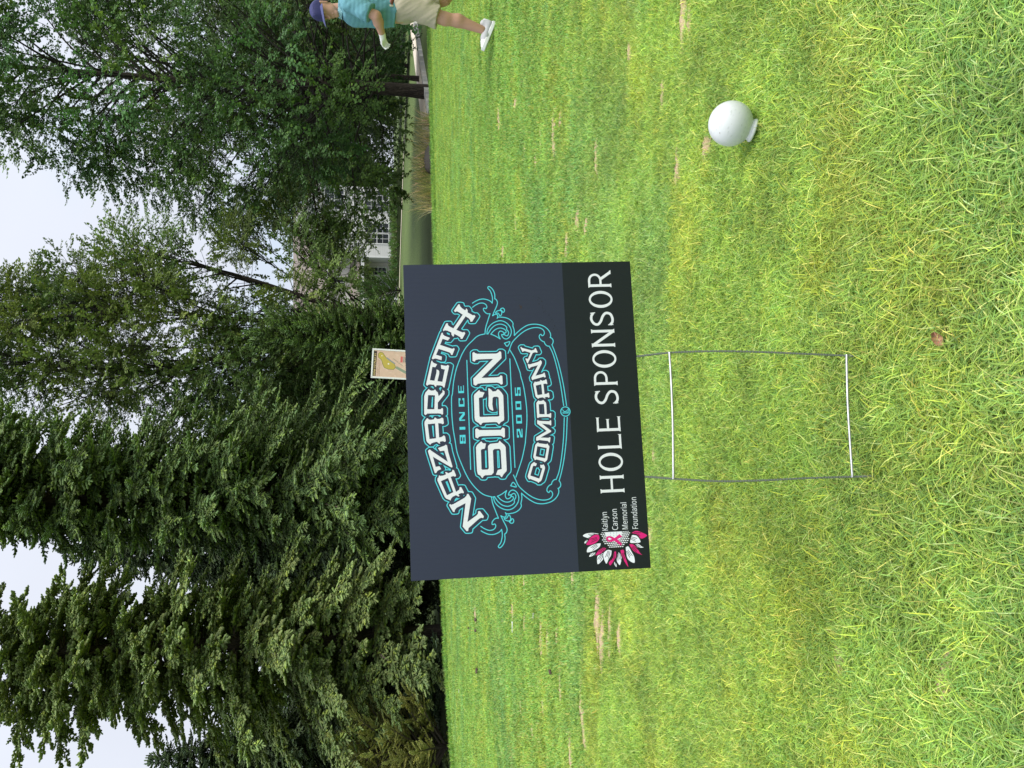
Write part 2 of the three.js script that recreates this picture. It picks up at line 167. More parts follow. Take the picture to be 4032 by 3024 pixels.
// ---------------------------------------------------------------- the yard sign
const ART = {
  naz: 'M20.77 4.17L20.75 4.29L20.62 4.30L20.45 4.45L20.30 4.65L20.31 4.72L20.45 4.77L20.29 4.88L20.11 4.87L19.98 5.08L19.87 5.27L19.90 5.38L19.78 5.47L19.37 5.19L19.37 5.05L19.49 5.05L19.64 4.94L19.80 4.70L18.75 3.95L18.61 4.23L18.53 4.44L18.58 4.56L18.46 4.63L18.03 4.39L18.03 4.26L18.15 4.24L18.27 4.07L18.43 3.78L18.23 3.73L18.24 3.66L18.38 3.56L18.55 3.55L18.70 3.25L18.73 3.05L18.67 2.95L18.76 2.91L19.28 3.18L19.28 3.31L19.13 3.32L19.01 3.46L18.87 3.72L19.94 4.48L20.11 4.23L20.22 4.05L20.16 3.89L20.27 3.81Z M18.54 2.80L18.54 2.91L18.42 2.90L18.29 3.04L18.13 3.44L17.92 3.26L18.07 2.87L17.60 2.66L17.28 3.52L17.27 3.64L17.34 3.71L17.24 3.77L16.79 3.58L16.79 3.47L16.90 3.46L17.00 3.33L17.29 2.54L16.83 2.33L16.70 2.72L16.65 2.77L16.40 2.73L16.54 2.30L16.53 2.17L16.48 2.06L16.55 1.99Z M16.38 1.96L16.37 2.04L16.27 2.05L16.20 2.14L16.09 2.39L15.86 2.24L15.90 2.02L14.88 1.80L14.82 2.14L15.47 2.32L15.69 2.33L15.64 2.46L15.54 2.53L15.32 2.52L14.78 2.37L14.72 2.74L15.66 2.96L15.74 2.68L16.04 2.67L15.96 2.96L15.95 3.10L16.02 3.19L15.94 3.30L14.27 2.89L14.29 2.80L14.40 2.74L14.45 2.58L14.47 2.30L14.33 2.25L14.39 2.16L14.51 2.10L14.55 1.80L14.53 1.68L14.45 1.58L14.55 1.49Z M13.82 1.39L13.94 1.44L14.20 1.69L14.12 1.76L14.07 1.86L14.07 2.04L14.15 2.18L14.01 2.26L13.91 2.37L13.62 2.43L13.92 2.73L14.11 2.73L13.97 2.89L13.77 2.88L13.53 2.69L13.13 2.35L12.62 2.33L12.61 2.54L12.72 2.67L12.63 2.73L12.24 2.72L12.19 2.64L12.27 2.56L12.30 2.39L12.32 1.54L12.20 1.39L12.29 1.29L13.66 1.33ZM13.73 1.63L13.70 2.14L12.63 2.07L12.65 1.53Z M11.96 1.56L11.86 1.63L11.83 1.79L11.86 2.01L12.01 2.09L11.87 2.28L11.89 2.47L11.97 2.62L11.92 2.72L11.53 2.76L11.46 2.65L11.53 2.56L11.56 2.33L10.47 2.37L10.51 2.58L10.63 2.73L10.53 2.82L10.18 2.87L10.11 2.78L10.18 2.66L10.16 2.45L10.11 2.39L10.02 2.45L10.01 2.35L10.15 2.20L10.11 1.94L10.04 1.77L9.94 1.68L10.01 1.60L10.14 1.46L10.29 1.40L11.56 1.29L11.72 1.31L11.94 1.47ZM11.51 1.54L11.54 2.09L10.42 2.13L10.38 1.64Z M9.60 1.63L9.47 1.78L8.61 2.96L9.46 2.72L9.43 2.40L9.68 2.25L9.78 2.58L9.84 2.77L9.91 2.82L9.86 2.94L9.34 3.02L8.25 3.30L8.17 3.27L8.19 3.19L9.03 1.86L8.27 2.04L8.31 2.33L8.09 2.45L7.97 2.17L7.81 2.07L7.80 1.96L9.40 1.51L9.50 1.49Z M7.64 2.27L7.58 2.37L7.60 2.60L7.68 2.80L7.84 2.73L7.85 2.82L7.75 2.97L7.86 3.25L8.00 3.29L7.97 3.40L7.56 3.55L7.47 3.48L7.53 3.33L7.47 3.14L6.34 3.51L6.50 3.75L6.69 3.79L6.67 3.91L6.30 4.09L6.21 4.06L6.24 3.90L6.17 3.69L6.12 3.67L6.04 3.76L5.98 3.68L6.09 3.49L5.99 3.24L5.86 3.12L5.72 3.07L5.79 2.95L5.87 2.76L5.99 2.65L7.24 2.14L7.40 2.15L7.48 2.23ZM7.19 2.40L7.40 2.94L6.33 3.30L6.12 2.82Z M6.16 4.33L6.14 4.44L5.79 4.62L4.08 4.28L4.52 4.96L4.64 5.08L4.83 5.10L4.84 5.23L4.44 5.52L4.30 5.47L4.34 5.33L4.28 5.16L3.62 4.34L3.41 4.31L3.41 4.18L3.76 3.91L5.47 4.18L5.16 3.51L5.01 3.37L4.86 3.35L4.86 3.24L5.37 2.96L5.47 3.02L5.40 3.12L5.44 3.27L5.87 4.12L6.01 4.27Z',
  sign: 'M16.98 5.25L16.89 5.31L16.82 5.48L16.80 6.97L16.87 7.12L16.98 7.24L16.91 7.35L16.43 7.36L14.93 5.76L14.94 6.94L14.98 7.14L15.10 7.24L15.02 7.36L14.42 7.37L14.35 7.24L14.47 7.12L14.53 6.93L14.52 5.69L14.48 5.44L14.34 5.29L14.43 5.12L14.89 5.11L16.39 6.70L16.38 5.56L16.34 5.36L16.21 5.27L16.28 5.11L16.90 5.12Z M13.69 5.17L14.01 5.55L13.88 5.58L13.79 5.94L13.43 5.77L13.42 5.60L13.38 5.49L11.97 5.48L11.92 5.54L11.91 6.94L11.97 7.00L13.35 7.00L13.43 6.90L13.43 6.63L13.34 6.54L12.85 6.50L12.38 6.56L12.37 6.49L12.49 6.27L12.76 6.19L13.50 6.24L14.11 6.23L14.10 6.31L13.99 6.46L13.85 6.57L13.87 6.82L14.01 6.94L13.97 7.05L13.72 7.26L13.52 7.37L11.76 7.36L11.59 7.34L11.47 7.09L11.30 6.96L11.33 6.91L11.47 6.80L11.49 6.60L11.48 5.77L11.43 5.64L11.30 5.58L11.32 5.52L11.48 5.38L11.54 5.26L11.66 5.13L11.86 5.10L13.55 5.11Z M11.07 5.24L11.01 5.32L10.92 5.45L10.88 7.07L11.00 7.18L11.06 7.22L10.97 7.38L10.31 7.36L10.27 7.24L10.37 7.17L10.44 7.00L10.45 5.58L10.41 5.38L10.29 5.29L10.37 5.11L10.99 5.12Z M10.06 5.54L9.91 5.66L9.88 5.90L9.49 5.79L9.46 5.56L9.38 5.49L7.97 5.48L7.91 5.54L7.91 5.96L8.00 6.03L9.63 6.03L9.72 6.07L9.84 6.21L9.89 6.83L10.06 6.94L9.93 7.05L9.70 7.31L9.53 7.38L7.85 7.39L7.73 7.37L7.50 7.13L7.29 7.00L7.31 6.94L7.45 6.85L7.49 6.55L7.85 6.71L7.90 7.01L9.29 6.99L9.43 6.91L9.43 6.51L9.33 6.40L7.86 6.40L7.65 6.38L7.49 6.22L7.48 5.73L7.41 5.61L7.29 5.55L7.31 5.48L7.48 5.37L7.58 5.19L7.85 5.13L9.61 5.12L9.79 5.21Z',
  com: 'M17.28 8.93L17.19 8.99L16.97 9.73L17.03 9.95L17.14 9.99L17.15 10.07L16.82 10.19L16.77 10.15L16.82 9.99L16.77 9.81L16.03 9.42L15.96 9.40L15.97 9.34L16.32 9.21L16.36 9.25L16.31 9.37L16.36 9.43L16.78 9.63L16.92 9.25L16.94 9.11L16.88 9.07L16.89 9.00L17.23 8.86Z M15.91 9.43L15.87 9.52L16.03 10.12L16.11 10.31L16.20 10.36L16.08 10.48L15.91 10.47L14.97 9.94L15.09 10.43L15.13 10.56L15.21 10.61L15.16 10.67L14.85 10.73L14.81 10.66L14.87 10.55L14.71 9.89L14.67 9.75L14.63 9.71L14.65 9.64L14.83 9.61L15.79 10.16L15.67 9.67L15.62 9.56L15.54 9.52L15.56 9.44L15.87 9.37Z M14.52 9.87L14.48 9.96L14.54 10.30L14.62 10.26L14.63 10.34L14.56 10.43L14.60 10.64L14.68 10.72L14.64 10.78L14.32 10.83L14.28 10.78L14.33 10.70L14.31 10.52L13.52 10.57L13.54 10.76L13.63 10.85L13.58 10.92L13.29 10.95L13.21 10.89L13.29 10.78L13.27 10.55L13.20 10.63L13.17 10.60L13.19 10.53L13.27 10.42L13.24 10.16L13.17 10.06L13.22 9.99L13.32 9.88L13.42 9.85L14.28 9.73L14.36 9.75ZM14.20 9.92L14.29 10.35L13.50 10.39L13.46 10.02Z M13.05 10.07L12.99 10.14L13.01 10.37L13.07 10.44L12.96 10.54L12.85 10.64L12.73 10.66L11.95 10.67L11.95 10.84L12.05 10.95L12.00 11.01L11.70 10.99L11.64 10.94L11.70 10.86L11.74 10.75L11.74 10.08L11.68 9.97L11.71 9.90L12.80 9.89L12.89 9.92L12.98 10.01ZM12.74 10.08L12.75 10.48L11.96 10.50L11.98 10.09Z M11.55 9.95L11.48 10.00L11.45 10.13L11.40 10.83L11.49 10.91L11.44 10.98L11.10 10.97L11.07 10.91L11.15 10.82L11.24 10.25L10.66 10.94L10.58 10.92L10.18 10.10L10.13 10.69L10.18 10.80L10.14 10.86L9.77 10.79L9.78 10.73L9.89 10.64L9.99 9.98L9.94 9.81L9.97 9.73L10.21 9.76L10.67 10.59L11.25 9.88L11.49 9.89Z M9.83 9.88L9.75 9.93L9.73 10.01L9.65 10.52L9.71 10.60L9.60 10.65L9.50 10.73L9.41 10.73L8.54 10.54L8.43 10.50L8.27 10.30L8.35 10.23L8.47 9.87L8.52 9.69L8.46 9.57L8.56 9.53L8.69 9.46L8.80 9.47L9.60 9.65L9.69 9.71ZM9.52 9.81L9.36 10.53L8.58 10.36L8.76 9.65Z M8.34 9.51L8.26 9.59L8.20 9.72L8.02 9.62L8.05 9.45L8.01 9.40L7.32 9.17L7.06 9.84L7.83 10.11L7.86 9.97L8.11 9.96L8.08 10.12L8.13 10.22L8.04 10.27L7.93 10.32L7.82 10.32L6.99 10.03L6.88 9.96L6.80 9.82L6.74 9.75L6.83 9.68L7.00 9.30L7.07 9.13L7.03 9.06L7.11 9.02L7.24 8.96L7.37 8.98L8.16 9.27L8.22 9.33Z',
  ornament: 'M20.84 5.27C20.97 5.48C21.12 5.83C21.15 6.18C21.07 6.48C20.96 6.68C20.81 6.81 M20.81 6.81C21.14 6.85C21.50 6.80C21.81 6.69C22.00 6.53C22.09 6.52C22.15 6.61C22.07 6.75C21.86 6.92C21.55 7.03C21.16 7.03 M21.16 7.03C21.08 7.14C20.88 7.22C20.62 7.17C20.19 6.97C19.80 6.80 M19.80 6.80C19.90 6.99C19.89 7.16C19.72 7.20C19.59 7.15 M19.59 7.15C19.67 7.23C19.66 7.58C19.58 7.93C19.39 8.22C19.16 8.37C18.95 8.35 M18.95 8.35C18.59 8.44C18.19 8.43 M18.19 8.43C18.43 8.68C18.76 9.10C18.98 9.51C19.05 9.92C19.02 10.32C18.87 10.77C18.58 11.11C18.27 11.27C18.06 11.28C17.95 11.24 M17.96 11.23C17.91 11.34C17.75 11.45C17.55 11.44C17.38 11.35 M17.38 11.35C16.85 11.53C15.87 11.79C14.32 12.06C12.56 12.24 M17.27 11.13C16.77 11.35C15.92 11.57C14.32 11.84C12.57 12.01 M17.27 11.13C17.29 10.98C17.45 10.81C17.63 10.75 M17.63 10.72C17.70 10.58C17.88 10.42C18.09 10.38C18.21 10.46C18.23 10.53C18.13 10.58C18.13 10.68C18.28 10.79C18.51 10.76C18.70 10.56C18.78 10.21C18.75 9.85C18.62 9.44C18.38 9.03C18.03 8.61C17.63 8.24C17.13 8.02C16.80 7.88 M18.37 6.15C18.85 6.22C19.36 6.39C19.97 6.61 M19.97 6.61C19.97 6.41C20.08 6.24C20.28 6.11C20.41 6.13C20.41 6.23C20.38 6.30C20.48 6.38C20.66 6.34C20.80 6.17C20.83 5.87C20.68 5.51C20.51 5.26 M18.37 6.30C18.70 6.36C19.05 6.60C19.29 6.96C19.39 7.37C19.30 7.71C19.06 8.00C18.70 8.19C18.40 8.20C18.09 8.06C17.93 7.81C17.98 7.61C18.16 7.47C18.29 7.45C18.28 7.55C18.28 7.62C18.41 7.68C18.41 7.75C18.51 7.81C18.69 7.69C18.80 7.44C18.79 7.19C18.63 6.88C18.34 6.60 M18.34 6.60C18.20 6.92C17.95 7.31 M17.95 7.31C18.17 7.22C18.37 7.20C18.55 7.31C18.54 7.48C18.41 7.62C18.28 7.62 M18.36 6.37C18.81 6.69C19.04 7.00C19.12 7.36C19.02 7.70C18.84 7.87C18.71 7.85C18.50 7.98C18.32 7.98C18.18 7.87C18.23 7.72C18.28 7.67 M18.37 6.29C18.36 6.39 M20.00 7.22C20.01 7.04C20.13 7.12C20.21 7.35C20.15 7.51C19.95 7.52C19.79 7.43C19.79 7.36C19.90 7.31C20.00 7.22 M20.26 7.41C20.37 7.51C20.38 7.66C20.25 7.75C20.08 7.70C20.07 7.60C20.20 7.53C20.26 7.41 M17.60 7.63C17.70 8.06C17.35 7.83C17.60 7.63',
  ovalTop: 'M18.37 6.15C18.28 5.72C18.11 5.42C17.90 5.20C17.46 4.74C16.92 4.37C16.37 4.11C15.68 3.84C14.74 3.61C13.70 3.46C13.59 3.42C12.36 3.38C11.14 3.44C10.21 3.56C9.32 3.68C8.44 3.97C7.28 4.47C6.50 5.04C6.05 5.57C5.83 6.21', ovalLow: 'M17.06 8.03C16.45 8.35C15.79 8.58C15.16 8.77C15.01 8.78C14.32 8.94C13.50 9.05C12.56 9.12C11.83 9.12C11.17 9.07C9.81 8.90C9.89 8.92C8.62 8.59C7.25 8.06', rules: 'M16.33 4.67L7.97 4.66 M16.35 8.00L7.98 8.02',
  petalsWhite: 'M2.77 14.15L2.85 13.57L2.78 13.08L2.64 12.91L2.45 13.24L2.41 13.63L2.51 14.18Z M2.36 13.23L2.26 13.07L2.07 12.99L2.05 13.12L2.12 13.39L2.24 13.54Z M2.05 14.31L2.01 13.83L1.84 13.38L1.74 13.24L1.40 13.15L1.40 13.49L1.57 13.94L1.78 14.22Z M1.38 13.89L1.36 13.48L1.28 13.39L1.05 13.31L1.08 13.56L1.17 13.78Z M1.38 14.38L1.18 14.01L0.93 13.90L0.46 13.94L0.61 14.20L0.90 14.44Z M1.45 15.10L1.53 14.79L1.29 14.42L0.95 14.39L0.46 14.61L0.80 14.83L1.09 15.03Z M1.32 15.58L1.09 15.81L0.75 15.81L0.30 15.63L0.64 15.40L1.02 15.47Z M0.65 15.23L0.42 15.39L0.17 15.40L0.30 15.23L0.52 15.17Z M1.64 16.14L1.71 16.37L1.31 16.61L0.83 16.81L0.42 16.78L0.52 16.47L0.81 16.22L1.25 16.16Z M1.82 16.90L1.87 17.19L1.66 17.40L1.54 17.62L1.51 17.30L1.59 17.04Z M2.14 16.53L2.50 16.69L2.53 16.92L2.37 17.18L1.95 17.36L1.88 16.88L1.94 16.52Z', petalsPink: 'M2.66 14.19L2.70 13.88L2.54 13.55L2.25 13.31L1.96 13.14L1.91 13.34L2.01 13.83L2.34 14.21Z M1.62 14.70L1.72 14.44L1.48 14.03L1.13 13.80L1.18 14.10L1.42 14.51Z M1.37 15.43L1.38 15.29L0.91 15.11L0.54 14.77L0.32 14.89L0.69 15.23L0.94 15.40Z M1.44 15.72L1.47 16.00L1.03 16.08L0.47 16.24L0.10 16.29L0.57 15.98L1.01 15.79Z M1.88 16.40L1.82 16.78L1.50 17.08L1.15 17.28L0.94 17.49L1.07 17.14L1.26 16.79L1.53 16.58Z M2.66 16.61L2.83 17.03L2.70 17.48L2.42 17.91L2.18 17.40L2.46 17.14L2.60 16.84Z', ribbon: 'M2.34 14.68L2.48 14.76L2.53 14.94L2.47 15.16L2.35 15.36L2.63 15.76L2.54 15.83L2.45 15.97L2.25 15.57L1.89 15.91L1.75 15.81L2.15 15.34L2.08 15.09L2.11 14.82ZM2.33 14.84L2.41 14.93L2.36 15.06L2.30 15.15L2.23 15.01L2.24 14.90Z',
};
const signTex = canvasTex(1920, 1440, (g, W, H) => {
  const k = W / 24, MID = 12.108, TEAL = '#4fd0e0', DARK = '#262d42', BAND = '#04111e', WHITE = '#dfe3ea';
  g.fillStyle = DARK; g.fillRect(0, 0, W, H);
  g.fillStyle = BAND; g.fillRect(0, 12.48 * k, W, H);
  g.setTransform(k, 0, 0, k, 0, 0);
  const poly = (pts, closed) => { g.beginPath(); pts.forEach(([x, y], i) => i ? g.lineTo(x, y) : g.moveTo(x, y)); if (closed) g.closePath(); };
  const shapes = (s) => { g.beginPath(); for (const { pts } of splitPath(s)) { pts.forEach(([x, y], i) => i ? g.lineTo(x, y) : g.moveTo(x, y)); g.closePath(); } };
  g.lineJoin = 'round'; g.lineCap = 'round';
  // ovals and scrollwork, drawn once and mirrored
  const flip = (f) => { f(); g.save(); g.translate(2 * MID, 0); g.scale(-1, 1); f(); g.restore(); };
  g.strokeStyle = TEAL; g.lineWidth = 0.072; g.lineJoin = 'miter';
  poly(catmull(splitPath(ART.ovalTop)[0].pts)); g.stroke();
  poly(catmull(splitPath(ART.ovalLow)[0].pts)); g.stroke();
  flip(() => { for (const { pts } of splitPath(ART.ornament)) { poly(catmull(pts)); g.stroke(); } });
  for (const { pts } of splitPath(ART.rules)) { poly(pts); g.stroke(); }
  g.beginPath(); g.arc(MID, 12.12, 0.36, 0, 7); g.fillStyle = DARK; g.fill(); g.stroke();
  g.lineWidth = 0.05; for (const q of [[[11.98, 11.92], [11.98, 12.34], [12.1, 12.34]], [[12.06, 11.9], [12.06, 12.3]], [[12.28, 11.88], [12.1, 12.04], [12.14, 12.2], [12.3, 12.36]], [[12.04, 12.3], [12.28, 12.42]]]) { poly(q); g.stroke(); }
  // block lettering: teal outline, dark drop, white face
  for (const [word, outer, drop] of [[ART.naz, 0.165, 0.17], [ART.com, 0.16, 0.15], [ART.sign, 0.165, 0.17]]) {
    g.lineJoin = 'round';
    for (const [w, color] of [[outer + 0.036, TEAL], [outer - 0.036, DARK]]) for (let j = 0; j <= 5; j++) { g.save(); g.translate(0, drop * j / 5); shapes(word); g.strokeStyle = color; g.fillStyle = color; g.lineWidth = 2 * w; g.stroke(); g.restore(); }
    shapes(word); g.fillStyle = WHITE; g.fill('evenodd');
  }
  // small stencil capitals
  const GL = {
    S: 'M0 0L1 0L1 .38L.74 .38L.74 .17L.28 .17L.28 .42L1 .42L1 1L0 1L0 .62L.26 .62L.26 .83L.72 .83L.72 .58L0 .58Z', I: 'M0 0L1 0L1 1L0 1Z', N: 'M0 0L.32 0L.86 .7L.86 0L1 0L1 1L.68 1L.14 .3L.14 1L0 1Z',
    C: 'M0 0L1 0L1 .34L.74 .34L.74 .17L.28 .17L.28 .83L.74 .83L.74 .66L1 .66L1 1L0 1Z', E: 'M0 0L1 0L1 .14L.28 .14L.28 .43L.9 .43L.9 .57L.28 .57L.28 .86L1 .86L1 1L0 1Z',
    2: 'M0 0L1 0L1 .56L.28 .8L.28 .84L1 .84L1 1L0 1L0 .62L.72 .4L.72 .17L.26 .17L.26 .36L0 .36Z', 5: 'M0 0L1 0L1 .16L.28 .16L.28 .38L1 .38L1 1L0 1L0 .64L.26 .64L.26 .84L.72 .84L.72 .54L0 .54Z', 0: 'M0 0L1 0L1 1L0 1ZM.28 .17L.28 .83L.72 .83L.72 .17Z',
  };
  for (const [ch, x0, x1, y0] of [['S', 9.94, 10.6, 3.92], ['I', 11.0, 11.21, 3.93], ['N', 11.67, 12.34, 3.93], ['C', 12.76, 13.41, 3.93], ['E', 13.8, 14.39, 3.93], ['2', 10.24, 10.9, 8.28], ['0', 11.31, 11.97, 8.28], ['0', 12.37, 13.03, 8.28], ['5', 13.45, 14.1, 8.28]]) {
    g.save(); g.translate(x0, y0); g.scale(x1 - x0, 0.44); shapes(GL[ch]); g.fillStyle = TEAL; g.fill('evenodd'); g.restore();
  }
  // HOLE SPONSOR: light flared roman capitals
  g.strokeStyle = WHITE; g.fillStyle = WHITE; g.lineCap = 'butt'; g.lineJoin = 'miter';
  const T = 0.215, Y0 = 14.5, Y1 = 16.36;
  const bar = (xa, ya, xb, yb, w = T) => { g.lineWidth = w; g.beginPath(); g.moveTo(xa, ya); g.lineTo(xb, yb); g.stroke(); };
  const foot = (x, y, s, w = T) => { g.beginPath(); g.moveTo(x - w / 2 - 0.07, y); g.lineTo(x + w / 2 + 0.07, y); g.lineTo(x + w / 2, y - s * 0.13); g.lineTo(x - w / 2, y - s * 0.13); g.fill(); };
  const stem = (x) => { bar(x, Y0, x, Y1); foot(x, Y0, -1); foot(x, Y1, 1); };
  const tick = (x, y, s) => { g.beginPath(); g.moveTo(x, y - 0.1); g.lineTo(x + 0.05 * s, y - 0.16); g.lineTo(x + 0.05 * s, y + 0.16); g.lineTo(x, y + 0.1); g.fill(); };
  const round = (x0, x1) => { const cx = (x0 + x1) / 2, cy = (Y0 + Y1) / 2; g.beginPath(); g.ellipse(cx, cy, (x1 - x0) / 2, 0.955, 0, 0, 7); g.ellipse(cx, cy, (x1 - x0) / 2 - 0.235, 0.955 - 0.16, 0, 0, 7); g.fill('evenodd'); };
  const ess = (x0, x1) => { const w = x1 - x0, q = catmull([[0.93, 0.14], [0.72, 0.06], [0.42, 0.05], [0.14, 0.17], [0.1, 0.31], [0.28, 0.43], [0.7, 0.55], [0.9, 0.68], [0.84, 0.86], [0.55, 0.95], [0.25, 0.94], [0.05, 0.84]].map(([a, b]) => [x0 + a * w, Y0 + b * (Y1 - Y0)])); g.lineWidth = 0.2; poly(q); g.stroke(); bar(x1 - 0.1, Y0 + 0.02, x1 - 0.06, Y0 + 0.42, 0.07); bar(x0 + 0.06, Y1 - 0.46, x0 + 0.07, Y1 - 0.04, 0.07); };
  stem(5.9); stem(6.94); bar(5.9, 15.4, 6.94, 15.4, 0.17);                                     // H
  round(7.4, 8.8);                                                                             // O
  stem(9.24); bar(9.14, 16.27, 10.16, 16.27, 0.17); tick(10.16, 16.25, 1);                      // L
  stem(10.58); for (const [y, x] of [[14.59, 11.5], [15.38, 11.36], [16.27, 11.54]]) { bar(10.5, y, x, y, 0.17); tick(x, y, 1); }   // E
  ess(12.58, 13.66); ess(18.8, 19.92);
  for (const x of [14.2, 22.06]) { stem(x); g.lineWidth = 0.18; g.beginPath(); g.moveTo(x, 14.59); g.lineTo(x + 0.38, 14.59); g.bezierCurveTo(x + 1.06, 14.6, x + 1.06, 15.5, x + 0.38, 15.5); g.lineTo(x, 15.5); g.stroke(); }
  bar(22.55, 15.45, 23.12, 16.3, 0.22); foot(23.14, Y1, 1);                                     // leg of R
  round(15.44, 16.84); round(20.24, 21.62);
  stem(17.24); stem(18.36); bar(17.22, 14.56, 18.38, 16.32, 0.22);                              // N
  // foundation name, four light lines
  g.lineCap = 'round';
  for (const [s, x, y, x1] of [['Kaitlyn', 2.9, 14.95, 4.36], ['Carson', 2.92, 15.72, 4.56], ['Memorial', 2.92, 16.5, 5.02], ['Foundation', 2.92, 17.28, 5.38]]) { g.save(); g.translate(x, y - 0.04); g.font = '10px sans-serif'; const m = g.measureText(s).width; g.scale((x1 - x) / m, 0.062); g.fillText(s, 0, 0); g.restore(); }
  // the half flower with a ball as its disc
  const petals = (s, color) => { for (const { pts } of splitPath(s)) { const cl = catmull([...pts, pts[0]], 6); poly(cl, true); g.fillStyle = color; g.fill(); g.strokeStyle = '#0b0f16'; g.lineWidth = 0.05; g.stroke();
    const c = pts.reduce((a, q) => [a[0] + q[0] / pts.length, a[1] + q[1] / pts.length], [0, 0]), d = [c[0] - 2.8, c[1] - 15.45], l = Math.hypot(...d); g.lineWidth = 0.035;
    for (const o of [-0.09, 0, 0.08]) { const nx = -d[1] / l * o, ny = d[0] / l * o; g.beginPath(); g.moveTo(c[0] - d[0] / l * 0.34 + nx, c[1] - d[1] / l * 0.34 + ny); g.lineTo(c[0] + d[0] / l * (0.08 + Math.abs(o)) + nx * 1.4, c[1] + d[1] / l * (0.08 + Math.abs(o)) + ny * 1.4); g.stroke(); } } };
  petals(ART.petalsWhite, '#e8edf8'); petals(ART.petalsPink, '#d9157a');
  g.save(); g.beginPath(); g.rect(0, 13.9, 2.82, 4.1); g.clip();
  g.beginPath(); g.ellipse(2.82, 15.44, 1.38, 1.24, 0, 0, 7); g.fillStyle = '#0b0f16'; g.fill();
  for (let i = -1; i < 14; i++) for (let j = -9; j < 10; j++) { const a = i * 0.13, y = 15.44 + (j + (i & 1 ? 0.5 : 0)) * 0.165, x = 2.82 - a * 1.08, q = Math.hypot((x - 2.82) / 1.3, (y - 15.44) / 1.17); if (q > 0.97) continue; g.beginPath(); g.ellipse(x, y, 0.062 * Math.sqrt(1.02 - q * q * 0.75), 0.074, 0, 0, 7); g.fillStyle = '#eef2fa'; g.fill(); }
  g.beginPath(); g.ellipse(2.82, 15.3, 0.72, 0.66, 0, 0, 7); g.fillStyle = '#e6ebf5'; g.fill(); g.strokeStyle = '#9aa2b4'; g.lineWidth = 0.03;
  for (let i = 0; i < 9; i++) { g.beginPath(); g.arc(2.72 - (i % 3) * 0.2, 15.02 + Math.floor(i / 3) * 0.24, 0.06, 0.4, 2.4); g.stroke(); }
  g.restore();
  shapes(ART.ribbon); g.fillStyle = '#d9157a'; g.fill('evenodd');
  // dirt smears on the sheet
  const r = rngOf(4); g.strokeStyle = 'rgba(58,38,26,.85)'; g.lineCap = 'round';
  for (const [x, y, l] of [[20.3, 9.02, 0.4], [20.42, 9.0, 0.34], [20.36, 9.1, 0.25]]) { g.lineWidth = 0.05; g.beginPath(); g.moveTo(x, y); g.lineTo(x + l * 0.6, y + (r() - 0.5) * 0.2); g.stroke(); }
  g.fillStyle = 'rgba(12,14,18,.7)'; for (let i = 0; i < 26; i++) { const t = i / 26; g.beginPath(); g.arc(21.4 - t * 3.1 + (r() - 0.5) * 0.3, 10.2 + t * 1.6 + (r() - 0.5) * 0.5, 0.015 + r() * 0.03, 0, 7); g.fill(); }
});
